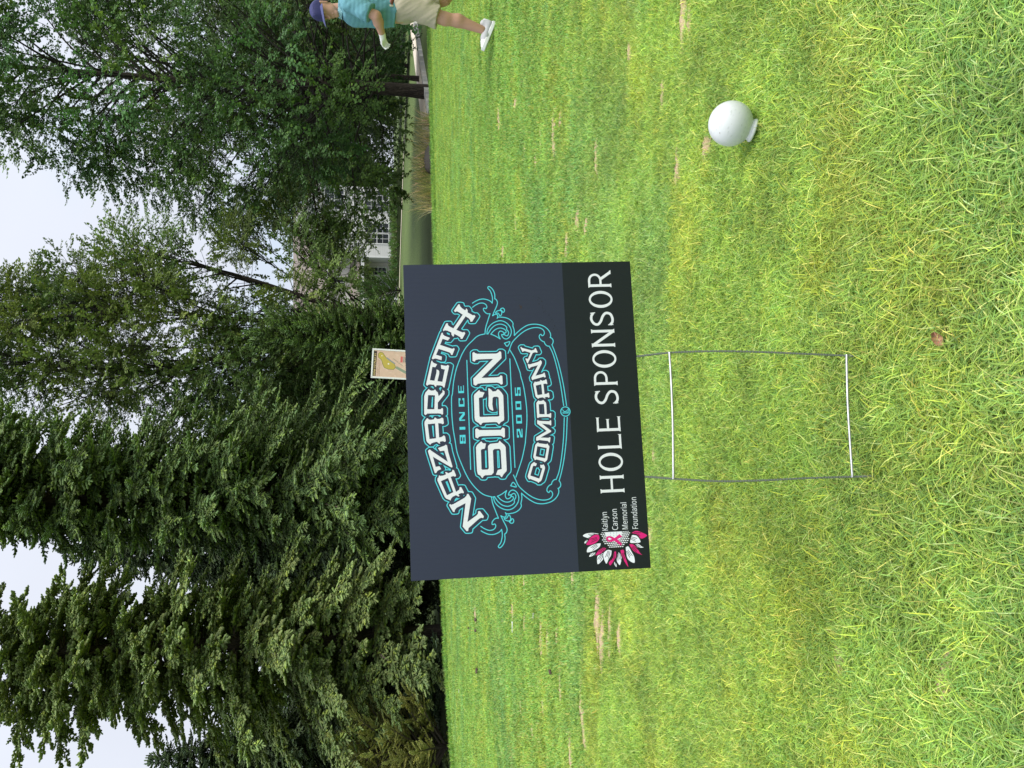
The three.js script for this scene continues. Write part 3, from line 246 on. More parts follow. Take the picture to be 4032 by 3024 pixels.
{
  const sign = thing('yard_sign', 'black corrugated plastic sign with white and turquoise lettering on a wire stake in the grass', 'sign');
  const X = V3(0.9890, 0.0221, -0.1462).normalize(), N = V3(0.1447, 0.0624, 0.9875).normalize(), Y = V3().crossVectors(N, X).normalize(); X.crossVectors(Y, N);
  const C = V3(-0.0594, EYE - 0.2551, -1.4797), low = 0.712;
  sign.quaternion.setFromRotationMatrix(new THREE.Matrix4().makeBasis(X, Y, N)); sign.position.copy(C).addScaledVector(Y, -low);
  const fluteN = (() => { const w = 512, d = new Uint8Array(w * 4 * 4); const r = rngOf(9); let a = 0; for (let x = 0; x < w; x++) { a = a * 0.6 + (r() - 0.5) * 26; const v = clamp(128 + 60 * Math.sin(x / 4 * Math.PI * 2 / 2) + a, 0, 255); for (let y = 0; y < 4; y++) d.set([v, v, v, 255], (y * w + x) * 4); } const t = new THREE.DataTexture(d, w, 4); t.magFilter = THREE.LinearFilter; t.wrapS = t.wrapT = THREE.RepeatWrapping; t.needsUpdate = true; return t; })();
  const face = P(0xffffff, 0.34, { map: signTex, bumpMap: fluteN, bumpScale: 0.00022, specularIntensity: 1.0 }), edge = M([0.62, 0.64, 0.66], 0.6), back = M([0.6, 0.62, 0.64], 0.5);
  const w = 0.6096, h = 0.4572, t = 0.004;
  const g = new THREE.BoxGeometry(w, h, t, 1, 1, 1); g.translate(0, low, 0);
  const pn = part('panel', g, [edge, edge, edge, edge, face, back], sign);
  // open flute ends along the top edge
  const fl = new MB(); for (let k = 0; k < 150; k++) { const x = -w / 2 + (k + 0.5) * w / 150; fl.box(x - 0.0012, low + h / 2 - 0.001, -0.0013, x + 0.0012, low + h / 2 + 0.0004, 0.0013); }
  const fm = part('flute', fl.geo(false), M([0.05, 0.06, 0.07], 0.9), pn); fm.userData.kind = 'stuff';
  const steel = M([0.26, 0.28, 0.28], 0.45, { metalness: 0.7 }), bright = M([0.5, 0.51, 0.53], 0.38, { metalness: 0.8 });
  const ridged = (pts) => { const c = new THREE.CatmullRomCurve3(pts.map(([x, y]) => V3(x, y + low, -0.001))), n = 420, q = c.getPoints(n); return new MB().tube(q, q.map((_, i) => i % 3 === 1 ? 0.0026 : 0.0018), 8).geo(false); };
  const legR = [[0.103, 0.1], [0.104, -0.15], [0.1085, -0.2267], [0.1144, -0.2969], [0.115, -0.3885], [0.1108, -0.4881], [0.1038, -0.5887], [0.0985, -0.6676], [0.0962, -0.7139], [0.095, -0.86]];
  const legL = [[-0.127, 0.1], [-0.1275, -0.15], [-0.1303, -0.2272], [-0.1368, -0.2869], [-0.1456, -0.3792], [-0.1477, -0.4642], [-0.1473, -0.5629], [-0.1485, -0.6526], [-0.1492, -0.7045], [-0.15, -0.86]];
  part('stake_leg', ridged(legL), steel, sign); part('stake_leg', ridged(legR), steel, sign);
  const bar = (pts) => new MB().tube(new THREE.CatmullRomCurve3(pts.map(([x, y]) => V3(x, y + low, 0.002))).getPoints(24), 0.0025, 10).geo(false);
  part('crossbar', bar([[-0.1378, -0.286], [-0.029, -0.2931], [0.0547, -0.2962], [0.1152, -0.2969]]), bright, sign);
  part('crossbar', bar([[-0.1497, -0.6529], [-0.0782, -0.6557], [0.0068, -0.66], [0.0997, -0.6681]]), bright, sign);
}

// ---------------------------------------------------------------- tee marker ball
{
  const r = 0.0587, c = ray(2877, 487).multiplyScalar(35.2 * r / 1).add(V3(0, EYE, 0));
  const o = thing('tee_marker', 'white plastic ball tee marker tilted on its collar in the grass', 'tee marker', [c.x, teeY(c.x, c.z), c.z]);
  const tilt = new THREE.Euler(-0.22, 0, -0.32), lift = c.y - o.position.y;
  const ball = new THREE.SphereGeometry(r, 64, 48); const cm = speck('#eef0f1', ['#e6e8e8', '#f4f5f6', '#dfe2e0'], 500, 31, 256);
  const bm = part('ball', ball, P(0xffffff, 0.38, { map: cm, clearcoat: 0.25, clearcoatRoughness: 0.35 }), o); bm.position.y = lift; bm.rotation.copy(tilt); bm.material.color.setRGB(0.72, 0.74, 0.74);
  const prof = [[0.0, -r - 0.008], [0.0265, -r - 0.008], [0.0305, -r - 0.006], [0.0312, -r - 0.002], [0.0296, -r + 0.0015], [0.0262, -r + 0.007], [0.0258, -r + 0.012]].map(([x, y]) => new THREE.Vector2(x, y));
  const cl = part('collar', new THREE.LatheGeometry(prof, 48), P([0.74, 0.76, 0.74], 0.45), o); cl.position.y = lift; cl.rotation.copy(tilt);
  const spike = part('spike', new THREE.CylinderGeometry(0.006, 0.002, 0.08, 10), M([0.4, 0.4, 0.4], 0.5, { metalness: 0.6 }), o); spike.position.y = -0.03;
  const nk = new MB(); const rr = rngOf(6); for (let k = 0; k < 9; k++) { const a = rr() * 6.28, b = Math.acos(1 - rr() * 1.5), q = V3(Math.sin(b) * Math.cos(a), Math.cos(b), Math.sin(b) * Math.sin(a)).multiplyScalar(r + 0.0002), t = V3(q.z, 0, -q.x).normalize(), u = V3().crossVectors(q, t).normalize(), s = 0.0004 + rr() * 0.0009; const id = [[-1, -1], [1, -1], [1.6, 1], [-0.6, 1]].map(([x, y]) => nk.v(q.x + t.x * s * x + u.x * s * y, q.y + t.y * s * x + u.y * s * y, q.z + t.z * s * x + u.z * s * y)); nk.quad(...id); }
  const scuff = part('scuff', nk.geo(false), M([0.3, 0.29, 0.26], 0.9, dbl), o); scuff.position.y = lift; scuff.userData.kind = 'stuff';
}

// ---------------------------------------------------------------- course board behind the sign
{
  const w = 0.46, h = 0.62, d = 12.4, c = AT(1463, 1447, d);
  const tex = canvasTex(480, 640, (g, W, H) => {
    g.fillStyle = '#d9b9a4'; g.fillRect(0, 0, W, H); const r = rngOf(44);
    for (let i = 0; i < 160; i++) { g.fillStyle = ['rgba(224,190,170,.35)', 'rgba(205,172,150,.3)', 'rgba(232,206,190,.35)'][i % 3]; g.beginPath(); g.ellipse(r() * W, r() * H, 10 + r() * 50, 6 + r() * 22, r() * 3, 0, 7); g.fill(); }
    g.fillStyle = '#4a3830'; g.fillRect(14, 12, W - 34, 52); g.fillStyle = '#e0c884'; g.font = 'bold 46px sans-serif'; g.save(); g.translate(22, 54); g.scale(1.08, 1); g.fillText('HOW TO PLAY #1', 0, 0); g.restore();
    g.fillStyle = '#9a7a6c'; for (let j = 0; j < 3; j++) for (let x = 20; x < 300;) { const l = 8 + r() * 30; if (r() > 0.18) g.fillRect(x, 84 + j * 18, l, 7); x += l + 6; }
    g.lineJoin = 'round'; const fair = [[352, 96], [410, 92], [440, 120], [430, 160], [360, 210], [330, 240], [300, 290], [250, 360], [190, 390], [150, 360], [150, 270], [180, 200], [250, 170], [310, 150]];
    g.beginPath(); fair.forEach(([x, y], i) => i ? g.lineTo(x, y) : g.moveTo(x, y)); g.closePath(); g.strokeStyle = '#7d7a38'; g.lineWidth = 18; g.stroke(); g.fillStyle = '#c2ad50'; g.fill();
    g.strokeStyle = '#8d9a86'; g.lineWidth = 46; g.beginPath(); g.moveTo(190, 400); g.lineTo(140, 500); g.lineTo(110, 560); g.lineTo(96, 610); g.stroke();
    g.strokeStyle = '#8c9298'; g.lineWidth = 22; g.beginPath(); g.moveTo(350, 230); g.lineTo(300, 300); g.lineTo(250, 380); g.stroke();
    g.fillStyle = '#f2ead8'; g.beginPath(); g.arc(242, 270, 14, 0, 7); g.arc(380, 150, 10, 0, 7); g.fill();
    g.fillStyle = '#8e8378'; g.font = 'bold 26px sans-serif'; g.save(); g.translate(228, 520); g.rotate(-0.95); g.fillText('OUT OF BOUNDS', 0, 0); g.restore();
    g.fillStyle = '#d26b68'; g.fillRect(280, 470, 108, 40); g.fillStyle = '#8d8680'; g.fillRect(282, 520, 104, 18); g.fillRect(282, 546, 90, 18); g.fillRect(230, 600, 190, 16); g.fillStyle = '#f6f0ea'; g.beginPath(); g.arc(160, 588, 16, 0, 7); g.fill();
  });
  const o = thing('course_board', 'small upright board with printed hole map in white frame behind the black sign', 'notice board', [c.x, teeY(c.x, c.z), c.z]);
  const top = c.y - o.position.y, y0 = top - h; o.rotation.set(0, 0.12, -0.055);
  const plate = new THREE.BoxGeometry(w - 0.03, h - 0.03, 0.012); plate.translate(0, y0 + h / 2, 0); const pm = M(0xffffff, 0.4, { map: tex }), bk = M([0.7, 0.7, 0.7], 0.6);
  part('panel', plate, [bk, bk, bk, bk, pm, bk], o);
  const fr = (x, y, sx, sy) => { const s = new THREE.Shape(); s.moveTo(-sx / 2, -sy / 2); s.lineTo(sx / 2, -sy / 2); s.lineTo(sx / 2, sy / 2); s.lineTo(-sx / 2, sy / 2); const g = new THREE.ExtrudeGeometry(s, { depth: 0.024, bevelSize: 0.003, bevelThickness: 0.003, bevelSegments: 2 }); g.translate(x, y, -0.012); return g; };
  const wm = M([0.8, 0.81, 0.82], 0.45);
  for (const [x, y, sx, sy] of [[0, y0 + h - 0.012, w - 0.02, 0.018], [0, y0 + 0.012, w - 0.02, 0.018], [-w / 2 + 0.006, y0 + h / 2, 0.02, h - 0.006], [w / 2 - 0.006, y0 + h / 2, 0.02, h - 0.006]]) part('frame', fr(x, y, sx, sy), wm, o);
  for (const x of [-0.17, 0.17]) part('leg', new MB().box(x - 0.016, -0.12, -0.034, x + 0.016, y0 + 0.2, -0.016).geo(false), M([0.5, 0.5, 0.5], 0.5, { metalness: 0.5 }), o);
}

// ---------------------------------------------------------------- the golfer
const smin = (a, b, k) => { const h = clamp(0.5 + 0.5 * (b - a) / k, 0, 1); return lerp(b, a, h) - k * h * (1 - h); };
function cap(px, py, pz, a, b, ra, rb) { const bx = b[0] - a[0], by = b[1] - a[1], bz = b[2] - a[2], x = px - a[0], y = py - a[1], z = pz - a[2], t = clamp((x * bx + y * by + z * bz) / (bx * bx + by * by + bz * bz), 0, 1); return Math.hypot(x - bx * t, y - by * t, z - bz * t) - lerp(ra, rb, t); }
function ell(px, py, pz, c, r) { const k = Math.hypot((px - c[0]) / r[0], (py - c[1]) / r[1], (pz - c[2]) / r[2]); return (k - 1) * Math.min(...r); }
const chain = (list, k) => (x, y, z) => { let d = 9; for (const [a, b, ra, rb, kk] of list) d = smin(d, cap(x, y, z, a, b, ra, rb), kk ?? k); return d; };
function isoGeo(f, lo, hi, cell) {   // surface of a distance field as a mesh
  const half = Math.max(hi[0] - lo[0], hi[1] - lo[1], hi[2] - lo[2]) / 2, c = [0, 1, 2].map((i) => (lo[i] + hi[i]) / 2), n = Math.ceil(2 * half / cell) + 4;
  const mc = new MarchingCubes(n, new THREE.MeshStandardMaterial(), false, false, 160000), hs = n / 2, s = half * 1.06;
  mc.isolation = 0; mc.field.fill(-1);
  for (let k = 0; k < n; k++) { const z = c[2] + (k - hs) / hs * s; if (z < lo[2] - 2 * cell || z > hi[2] + 2 * cell) continue; for (let j = 0; j < n; j++) { const y = c[1] + (j - hs) / hs * s; if (y < lo[1] - 2 * cell || y > hi[1] + 2 * cell) continue; for (let i = 0; i < n; i++) { const x = c[0] + (i - hs) / hs * s; if (x < lo[0] - 2 * cell || x > hi[0] + 2 * cell) continue; mc.field[k * n * n + j * n + i] = -f(x, y, z); } } }
  mc.update();
  const g = new THREE.BufferGeometry(), p = mc.positionArray.slice(0, mc.count * 3), q = mc.normalArray.slice(0, mc.count * 3), uv = new Float32Array(mc.count * 2);
  for (let i = 0; i < mc.count; i++) { for (let a = 0; a < 3; a++) p[i * 3 + a] = p[i * 3 + a] * s + c[a]; const l = Math.hypot(q[i * 3], q[i * 3 + 1], q[i * 3 + 2]) || 1; for (let a = 0; a < 3; a++) q[i * 3 + a] /= l; uv[i * 2] = p[i * 3] + p[i * 3 + 2]; uv[i * 2 + 1] = p[i * 3 + 1]; }
  g.setAttribute('position', new THREE.BufferAttribute(p, 3)); g.setAttribute('normal', new THREE.BufferAttribute(q, 3)); g.setAttribute('uv', new THREE.BufferAttribute(uv, 2));
  let nx = 0; const A = V3(), B = V3(), Cc = V3(), Nn = V3(); for (let i = 0; i < Math.min(300, mc.count); i += 3) { A.fromArray(p, i * 3); B.fromArray(p, i * 3 + 3); Cc.fromArray(p, i * 3 + 6); Nn.fromArray(q, i * 3); nx += Math.sign(B.sub(A).cross(Cc.sub(A)).dot(Nn)); }
  if (nx < 0) { for (let i = 0; i < mc.count; i += 3) for (const [arr, w] of [[p, 3], [q, 3], [uv, 2]]) for (let a = 0; a < w; a++) { const t = arr[(i + 1) * w + a]; arr[(i + 1) * w + a] = arr[(i + 2) * w + a]; arr[(i + 2) * w + a] = t; } }
  return g;
}
function handParts(w, dir, curlTo, thumbSide, scale = 1) { // wrist point, direction of the palm, direction the fingers curl to, side of the thumb -> bone list
  const D = V3(...dir).normalize(), T = V3(...thumbSide); T.addScaledVector(D, -T.dot(D)).normalize(); const Cc = V3().crossVectors(D, T); if (Cc.dot(V3(...curlTo)) < 0) Cc.negate();
  const W = V3(...w), at = (d, t, c) => { const q = W.clone().addScaledVector(D, d * scale).addScaledVector(T, t * scale).addScaledVector(Cc, c * scale); return [q.x, q.y, q.z]; }, L = [];
  L.push([at(0, 0, 0), at(0.03, 0.006, 0), 0.024, 0.027]); for (const t of [-0.026, -0.008, 0.01, 0.027]) L.push([at(0.02, t * 0.6, 0), at(0.085, t, 0.004), 0.015, 0.0115]);
  [[-0.029, 0.82], [-0.0095, 0.96], [0.0095, 1.0], [0.029, 0.9]].forEach(([t, l]) => { const a = at(0.088, t, 0.004), b = at(0.088 + 0.034 * l, t, 0.02 * l + 0.004), c = at(0.1 + 0.03 * l, t, 0.046 * l), d = at(0.094 + 0.016 * l, t, 0.066 * l); L.push([a, b, 0.0096, 0.009, 0.004], [b, c, 0.0088, 0.0084, 0.003], [c, d, 0.0082, 0.007, 0.003]); });
  const a = at(0.025, 0.026, 0.006), b = at(0.052, 0.048, 0.02), c = at(0.08, 0.05, 0.034); L.push([a, b, 0.014, 0.0115], [b, c, 0.0108, 0.0085, 0.004]);
  return L;
}
{
  const o = thing('person', 'golfer in blue cap, turquoise striped polo and khaki shorts walking off the right edge', 'person', [3.32, 0, -7.36]); o.scale.setScalar(0.965);
  o.position.y = teeY(3.45, -7.36);
  const sh = [0.165, 1.42, 0.2], el = [0.045, 1.165, 0.235], wr = [-0.05, 1.108, 0.03], shR = [0.3, 1.42, -0.18], elR = [0.45, 1.19, -0.24], wrR = [0.5, 0.97, -0.16];
  const hip = [0.235, 0.9, 0.095], kn = [0.128, 0.505, 0.1], an = [0.05, 0.135, 0.09], hipR = [0.27, 0.9, -0.095], knR = [0.42, 0.5, -0.1], anR = [0.69, 0.2, -0.1];
  const hc = [0.175, 1.655, 0.0], skin = P([0.52, 0.29, 0.2], 0.5, { sheen: 0.2, sheenColor: new THREE.Color(0.5, 0.3, 0.25), sheenRoughness: 0.5 });
  const spine = [[[0.25, 0.95, 0], [0.228, 1.15, 0], 0.14, 0.136], [[0.228, 1.15, 0], [0.215, 1.36, 0], 0.136, 0.135], [[0.21, 1.37, 0.1], [0.235, 1.37, -0.1], 0.1, 0.1], [[0.215, 1.43, 0.12], [0.25, 1.43, -0.12], 0.062, 0.062]];
  const leg = (h, k, a) => [[h, k, 0.098, 0.062], [k, [lerp(k[0], a[0], 0.35) + 0.02, lerp(k[1], a[1], 0.35), lerp(k[2], a[2], 0.35)], 0.058, 0.06], [[lerp(k[0], a[0], 0.35) + 0.02, lerp(k[1], a[1], 0.35), lerp(k[2], a[2], 0.35)], a, 0.06, 0.037]];
  const arm = (s, e, w) => [[s, e, 0.057, 0.044], [e, [lerp(e[0], w[0], 0.3), lerp(e[1], w[1], 0.3), lerp(e[2], w[2], 0.3)], 0.044, 0.046], [[lerp(e[0], w[0], 0.3), lerp(e[1], w[1], 0.3), lerp(e[2], w[2], 0.3)], w, 0.046, 0.028]];
  const bones = [...spine, ...leg(hip, kn, an), ...leg(hipR, knR, anR), ...arm(sh, el, wr), ...arm(shR, elR, wrR), [[0.21, 1.43, 0], [0.185, 1.57, 0], 0.058, 0.056]];
  const bodyF = chain(bones, 0.03);
  const heel = [0.085, 0.045, 0.085], toe = [-0.11, 0.125, 0.09], heelR = [0.72, 0.19, -0.1], toeR = [0.6, 0.045, -0.1];
  const body = isoGeo((x, y, z) => bodyF(x, y, z), [-0.2, 0.02, -0.4], [0.85, 1.6, 0.4], 0.0125);
  const fy = (x, y) => { const a = -0.22, X = x - hc[0], Y = y - hc[1]; return [X * Math.cos(a) - Y * Math.sin(a), X * Math.sin(a) + Y * Math.cos(a)]; };   // the head bows a little
  const turn = -0.5, headF = (x, y, z) => { // face turned away to the left front
    let [X, Y] = fy(x, y); const Z = z * Math.cos(turn) - X * Math.sin(turn), F = X * Math.cos(turn) + z * Math.sin(turn);
    let d = ell(F, Y, Z, [0.008, 0.025, 0], [0.1, 0.112, 0.08]);
    d = smin(d, ell(F, Y, Z, [-0.03, -0.06, 0], [0.066, 0.062, 0.058]), 0.03);
    d = smin(d, cap(F, Y, Z, [-0.092, 0.02, 0], [-0.116, -0.02, 0], 0.011, 0.016), 0.012); d = smin(d, cap(F, Y, Z, [-0.092, -0.062, 0.018], [-0.092, -0.062, -0.018], 0.008, 0.008), 0.008);
    d = smin(d, cap(F, Y, Z, [-0.08, -0.1, 0.012], [-0.08, -0.1, -0.012], 0.02, 0.02), 0.02);
    for (const s of [-1, 1]) { d = smin(d, cap(F, Y, Z, [0.012, 0.03, 0.082 * s], [0.006, -0.03, 0.077 * s], 0.014, 0.009), 0.006); d = Math.max(d, -ell(F, Y, Z, [-0.088, 0.022, 0.034 * s], [0.014, 0.011, 0.018])); d = Math.min(d, ell(F, Y, Z, [-0.079, 0.022, 0.033 * s], [0.012, 0.011, 0.012])); }
    return d; };
  const head = isoGeo(headF, [0.02, 1.5, -0.14], [0.36, 1.82, 0.14], 0.0045);
  const hR = handParts(wrR, [0.1, -1, 0.1], [-1, 0, 0], [0, 0, 1]), handR = isoGeo(chain(hR, 0.012), [0.38, 0.82, -0.28], [0.6, 1.0, -0.04], 0.0034);
  const full = mergeGeometries([body, head, handR]);
  part('body', full, skin, o);
  const polo = canvasTex(64, 64, (g) => { g.fillStyle = '#6ba7b6'; g.fillRect(0, 0, 64, 64); g.fillStyle = '#2a5766'; g.fillRect(0, 0, 64, 22); g.fillStyle = '#8cc6d0'; g.fillRect(0, 40, 64, 10); }, true); polo.repeat.set(1, 82);
  const weave = { bumpMap: speck('#808080', ['#707070', '#909090'], 4000, 61, 256), bumpScale: 0.0006 };
  const fold = (x, y, z) => (fbm(x * 14 + y * 8 + 60, y * 9 - z * 12 + 30, 3) - 0.5) * 0.024;
  const torsoF = chain(spine.map(([a, b, ra, rb]) => [a, b, ra + 0.03, rb + 0.03]), 0.04);
  const sleeve = (s, e) => { const t = 0.8, q = [lerp(s[0], e[0], t), lerp(s[1], e[1], t), lerp(s[2], e[2], t)], D = V3(e[0] - s[0], e[1] - s[1], e[2] - s[2]).normalize(); return (x, y, z) => Math.max(cap(x, y, z, s, e, 0.08, 0.094), (x - q[0]) * D.x + (y - q[1]) * D.y + (z - q[2]) * D.z); };
  const slL = sleeve(sh, el), slR = sleeve(shR, elR);
  const neckHole = (x, y, z) => cap(x, y, z, [0.21, 1.46, 0], [0.18, 1.62, 0], 0.062, 0.07);
  part('shirt', isoGeo((x, y, z) => Math.max(smin(smin(Math.max(torsoF(x, y, z), 0.95 + 0.25 * (0.25 - x) - y), slL(x, y, z), 0.03), slR(x, y, z), 0.03) + fold(x, y, z), -neckHole(x, y, z)), [-0.05, 0.9, -0.38], [0.62, 1.56, 0.38], 0.0095), M(0xffffff, 0.85, { map: polo, ...weave }), o);
  const collar = new MB(); { const n = 40, rings = [0, 1, 2].map((k) => { const q = []; for (let j = 0; j <= n; j++) { const a = j / n * 6.283, R = [0.066, 0.078, 0.094][k], y = [1.522, 1.515, 1.478][k] - 0.02 * Math.cos(a); q.push(collar.v(0.197 + R * Math.cos(a), y, R * 1.08 * Math.sin(a), j / n * 0.5, y * 1.0 + a * 0.4)); } return q; }); for (let k = 0; k < 2; k++) for (let j = 0; j < n; j++) collar.quad(rings[k][j], rings[k + 1][j], rings[k + 1][j + 1], rings[k][j + 1]); }
  const cpolo = canvasTex(64, 64, (g) => { g.fillStyle = '#a9dde4'; g.fillRect(0, 0, 64, 64); g.fillStyle = '#2a5666'; g.fillRect(0, 0, 64, 26); }, true); cpolo.repeat.set(1, 30);
  part('collar', collar.geo(false), M(0xffffff, 0.85, { map: cpolo, ...dbl }), o);
  const shortLeg = (h, k) => { const t = 0.83, q = [lerp(h[0], k[0], t), lerp(h[1], k[1], t), lerp(h[2], k[2], t)], D = V3(k[0] - h[0], k[1] - h[1], k[2] - h[2]).normalize(); return (x, y, z) => Math.max(cap(x, y, z, h, k, 0.118, 0.108), (x - q[0]) * D.x + (y - q[1]) * D.y + (z - q[2]) * D.z); };
  const sl = shortLeg(hip, kn), sr = shortLeg(hipR, knR), seat = chain([[[0.255, 0.96, 0.03], [0.26, 0.9, 0.03], 0.146, 0.15], [[0.25, 0.88, 0.07], [0.27, 0.88, -0.07], 0.13, 0.13]], 0.03);
  const cfold = (x, y, z) => (fbm(x * 16 + y * 9 + 40, y * 7 + z * 13 + 20, 3) - 0.5) * 0.026;
  part('shorts', isoGeo((x, y, z) => Math.max(smin(smin(seat(x, y, z), sl(x, y, z), 0.02), sr(x, y, z), 0.02) + cfold(x, y, z), y - 0.992 - 0.25 * (0.25 - x)), [-0.05, 0.5, -0.32], [0.56, 1.1, 0.34], 0.0095), M([0.42, 0.38, 0.28], 0.9, weave), o);
  const ringBelt = (dy, ry, rr, a0, a1, n) => { const b = new MB(), pr = []; for (let j = 0; j <= n; j++) { const a = lerp(a0, a1, j / n), x = 0.25 + (rr + 0.012) * Math.cos(a), z = (rr + 0.018) * Math.sin(a), y = 1.015 + 0.25 * (0.25 - x) + dy; const X = 0.255 + rr * 0.94 * Math.cos(a), Z = (rr * 0.94) * Math.sin(a); pr.push([b.v(x, y - ry, z), b.v(x, y + ry, z), b.v(X, y + ry, Z), b.v(X, y - ry, Z)]); } for (let j = 0; j < n; j++) for (let q = 0; q < 4; q++) b.quad(pr[j][q], pr[j + 1][q], pr[j + 1][(q + 1) % 4], pr[j][(q + 1) % 4]); return b.geo(false); };
  const belt = part('belt', ringBelt(0, 0.019, 0.152, 0, 6.2832, 60), P([0.16, 0.045, 0.022], 0.4), o);
  part('belt_loop', ringBelt(0, 0.026, 0.156, 1.9, 2.0, 3), M([0.62, 0.58, 0.5], 0.9), belt); part('buckle', ringBelt(0, 0.022, 0.157, 3.0, 3.28, 5), M([0.6, 0.55, 0.45], 0.3, { metalness: 0.9 }), belt);
  const capF = (x, y, z) => { const [X, Y] = fy(x, y), Z = z * Math.cos(turn) - X * Math.sin(turn), F = X * Math.cos(turn) + z * Math.sin(turn); return Math.max(ell(F, Y, Z, [0.008, 0.035, 0], [0.114, 0.118, 0.094]), 0.032 + 0.03 * clamp(-F / 0.1, -1, 1) * 0.4 - Y, 0.0); };
  const cp = part('cap', isoGeo(capF, [0.05, 1.6, -0.14], [0.36, 1.86, 0.14], 0.0048), P([0.028, 0.032, 0.12], 0.8, { sheen: 0.4, sheenColor: new THREE.Color(0.2, 0.2, 0.4) }), o);
  { const b = new MB(), n = 16, R = []; for (let j = 0; j <= n; j++) { const a = lerp(-1.15, 1.15, j / n); R.push([0.1, 0.14, 0.178].map((r, k) => { const F = -r * Math.cos(a) * (k ? 1 : 1.02), Z = r * Math.sin(a) * 0.8, Y = 0.045 - [0, 0.012, 0.03][k] + 0.014 * Math.cos(a * 1.2) * k / 2; const X = F * Math.cos(-turn) + Z * Math.sin(-turn), z = Z * Math.cos(-turn) - F * Math.sin(-turn); const c = Math.cos(0.22), s = Math.sin(0.22); return [hc[0] + X * c - Y * s, hc[1] + X * s + Y * c, z]; })); }
    const id = R.map((q) => q.map(([x, y, z]) => [b.v(x, y + 0.002, z), b.v(x, y - 0.002, z)])); for (let j = 0; j < n; j++) { for (let k = 0; k < 2; k++) { b.quad(id[j][k][0], id[j + 1][k][0], id[j + 1][k + 1][0], id[j][k + 1][0]); b.quad(id[j][k][1], id[j][k + 1][1], id[j + 1][k + 1][1], id[j + 1][k][1]); } b.quad(id[j][2][0], id[j + 1][2][0], id[j + 1][2][1], id[j][2][1]); }
    part('cap_brim', b.geo(false), M([0.07, 0.08, 0.2], 0.8, dbl), cp); }
  const hairF = (x, y, z) => { const [X, Y] = fy(x, y), Z = z * Math.cos(turn) - X * Math.sin(turn), F = X * Math.cos(turn) + z * Math.sin(turn); return Math.max(ell(F, Y, Z, [0.014, 0.015, 0], [0.106, 0.115, 0.085]), 0.02 - F, -0.055 - Y, Y - 0.05); };
  part('hair', isoGeo(hairF, [0.1, 1.54, -0.14], [0.36, 1.76, 0.14], 0.0048), M([0.035, 0.022, 0.014], 0.7), o);
  const gl = handParts(wr, [-0.3, -0.12, -0.95], [0.3, -1, -0.2], [-0.7, 0.6, 0.2], 0.95);
  part('glove', isoGeo(chain([...gl, [[wr[0] + 0.01, wr[1] + 0.006, wr[2] + 0.022], wr, 0.033, 0.032]], 0.012), [-0.24, 0.9, -0.14], [0.02, 1.16, 0.12], 0.0034), M([0.8, 0.8, 0.78], 0.55), o);
  for (const [h, t, back] of [[heel, toe, an], [heelR, toeR, anR]]) {
    const D = V3(t[0] - h[0], t[1] - h[1], t[2] - h[2]), L = D.length(); D.normalize(); const S = V3(0, 0, 1), U = V3().crossVectors(S, D).multiplyScalar(-1); if (U.y < 0) U.negate(); S.crossVectors(D, U);
    const at = (d, u, s) => [h[0] + D.x * d + U.x * u + S.x * s, h[1] + D.y * d + U.y * u + S.y * s, h[2] + D.z * d + U.z * u + S.z * s], lo = [Math.min(h[0], t[0]) - 0.08, Math.min(h[1], t[1]) - 0.06, h[2] - 0.08], hi = [Math.max(h[0], t[0]) + 0.08, Math.max(h[1], t[1]) + 0.13, h[2] + 0.08];
    const upper = isoGeo(chain([[at(-0.01, 0.03, 0), at(0.0, 0.085, 0), 0.04, 0.036], [at(0.0, 0.03, 0), at(L * 0.6, 0.016, 0), 0.041, 0.043], [at(L * 0.6, 0.012, 0), at(L * 0.92, 0.002, 0), 0.042, 0.03]], 0.03), lo, hi, 0.006);
    const shoe = part('shoe', upper, M([0.5, 0.5, 0.52], 0.7), o);
    const sole = new THREE.Shape(catmull([[-0.055, 0], [-0.045, 0.032], [0.02, 0.04], [0.1, 0.036], [0.17, 0.048], [0.225, 0.036], [0.248, 0], [0.225, -0.036], [0.17, -0.048], [0.1, -0.036], [0.02, -0.04], [-0.045, -0.032], [-0.055, 0]], 5).map(([x, y]) => new THREE.Vector2(x, y)));
    const sg = new THREE.ExtrudeGeometry(sole, { depth: 0.026, bevelSize: 0.006, bevelThickness: 0.006, bevelSegments: 2 }); sg.applyMatrix4(new THREE.Matrix4().makeBasis(D, S, V3().crossVectors(D, S))); const up = V3().crossVectors(D, S).dot(U) > 0 ? -0.032 : 0.006; sg.translate(h[0] + U.x * up, h[1] + U.y * up, h[2] + U.z * up);
    part('sole', sg, M([0.82, 0.82, 0.82], 0.5), shoe);
    const tg = isoGeo(chain([[at(L * 0.8, 0.006, 0), at(L * 0.96, 0.0, 0), 0.043, 0.032]], 0.02), lo, hi, 0.006); part('toe_cap', tg, M([0.8, 0.8, 0.8], 0.6), shoe);
    const bg = isoGeo(chain([[at(-0.022, 0.01, 0), at(-0.028, 0.085, 0), 0.036, 0.022]], 0.02), lo, hi, 0.006); part('heel_tab', bg, M([0.8, 0.8, 0.8], 0.6), shoe);
  }
}

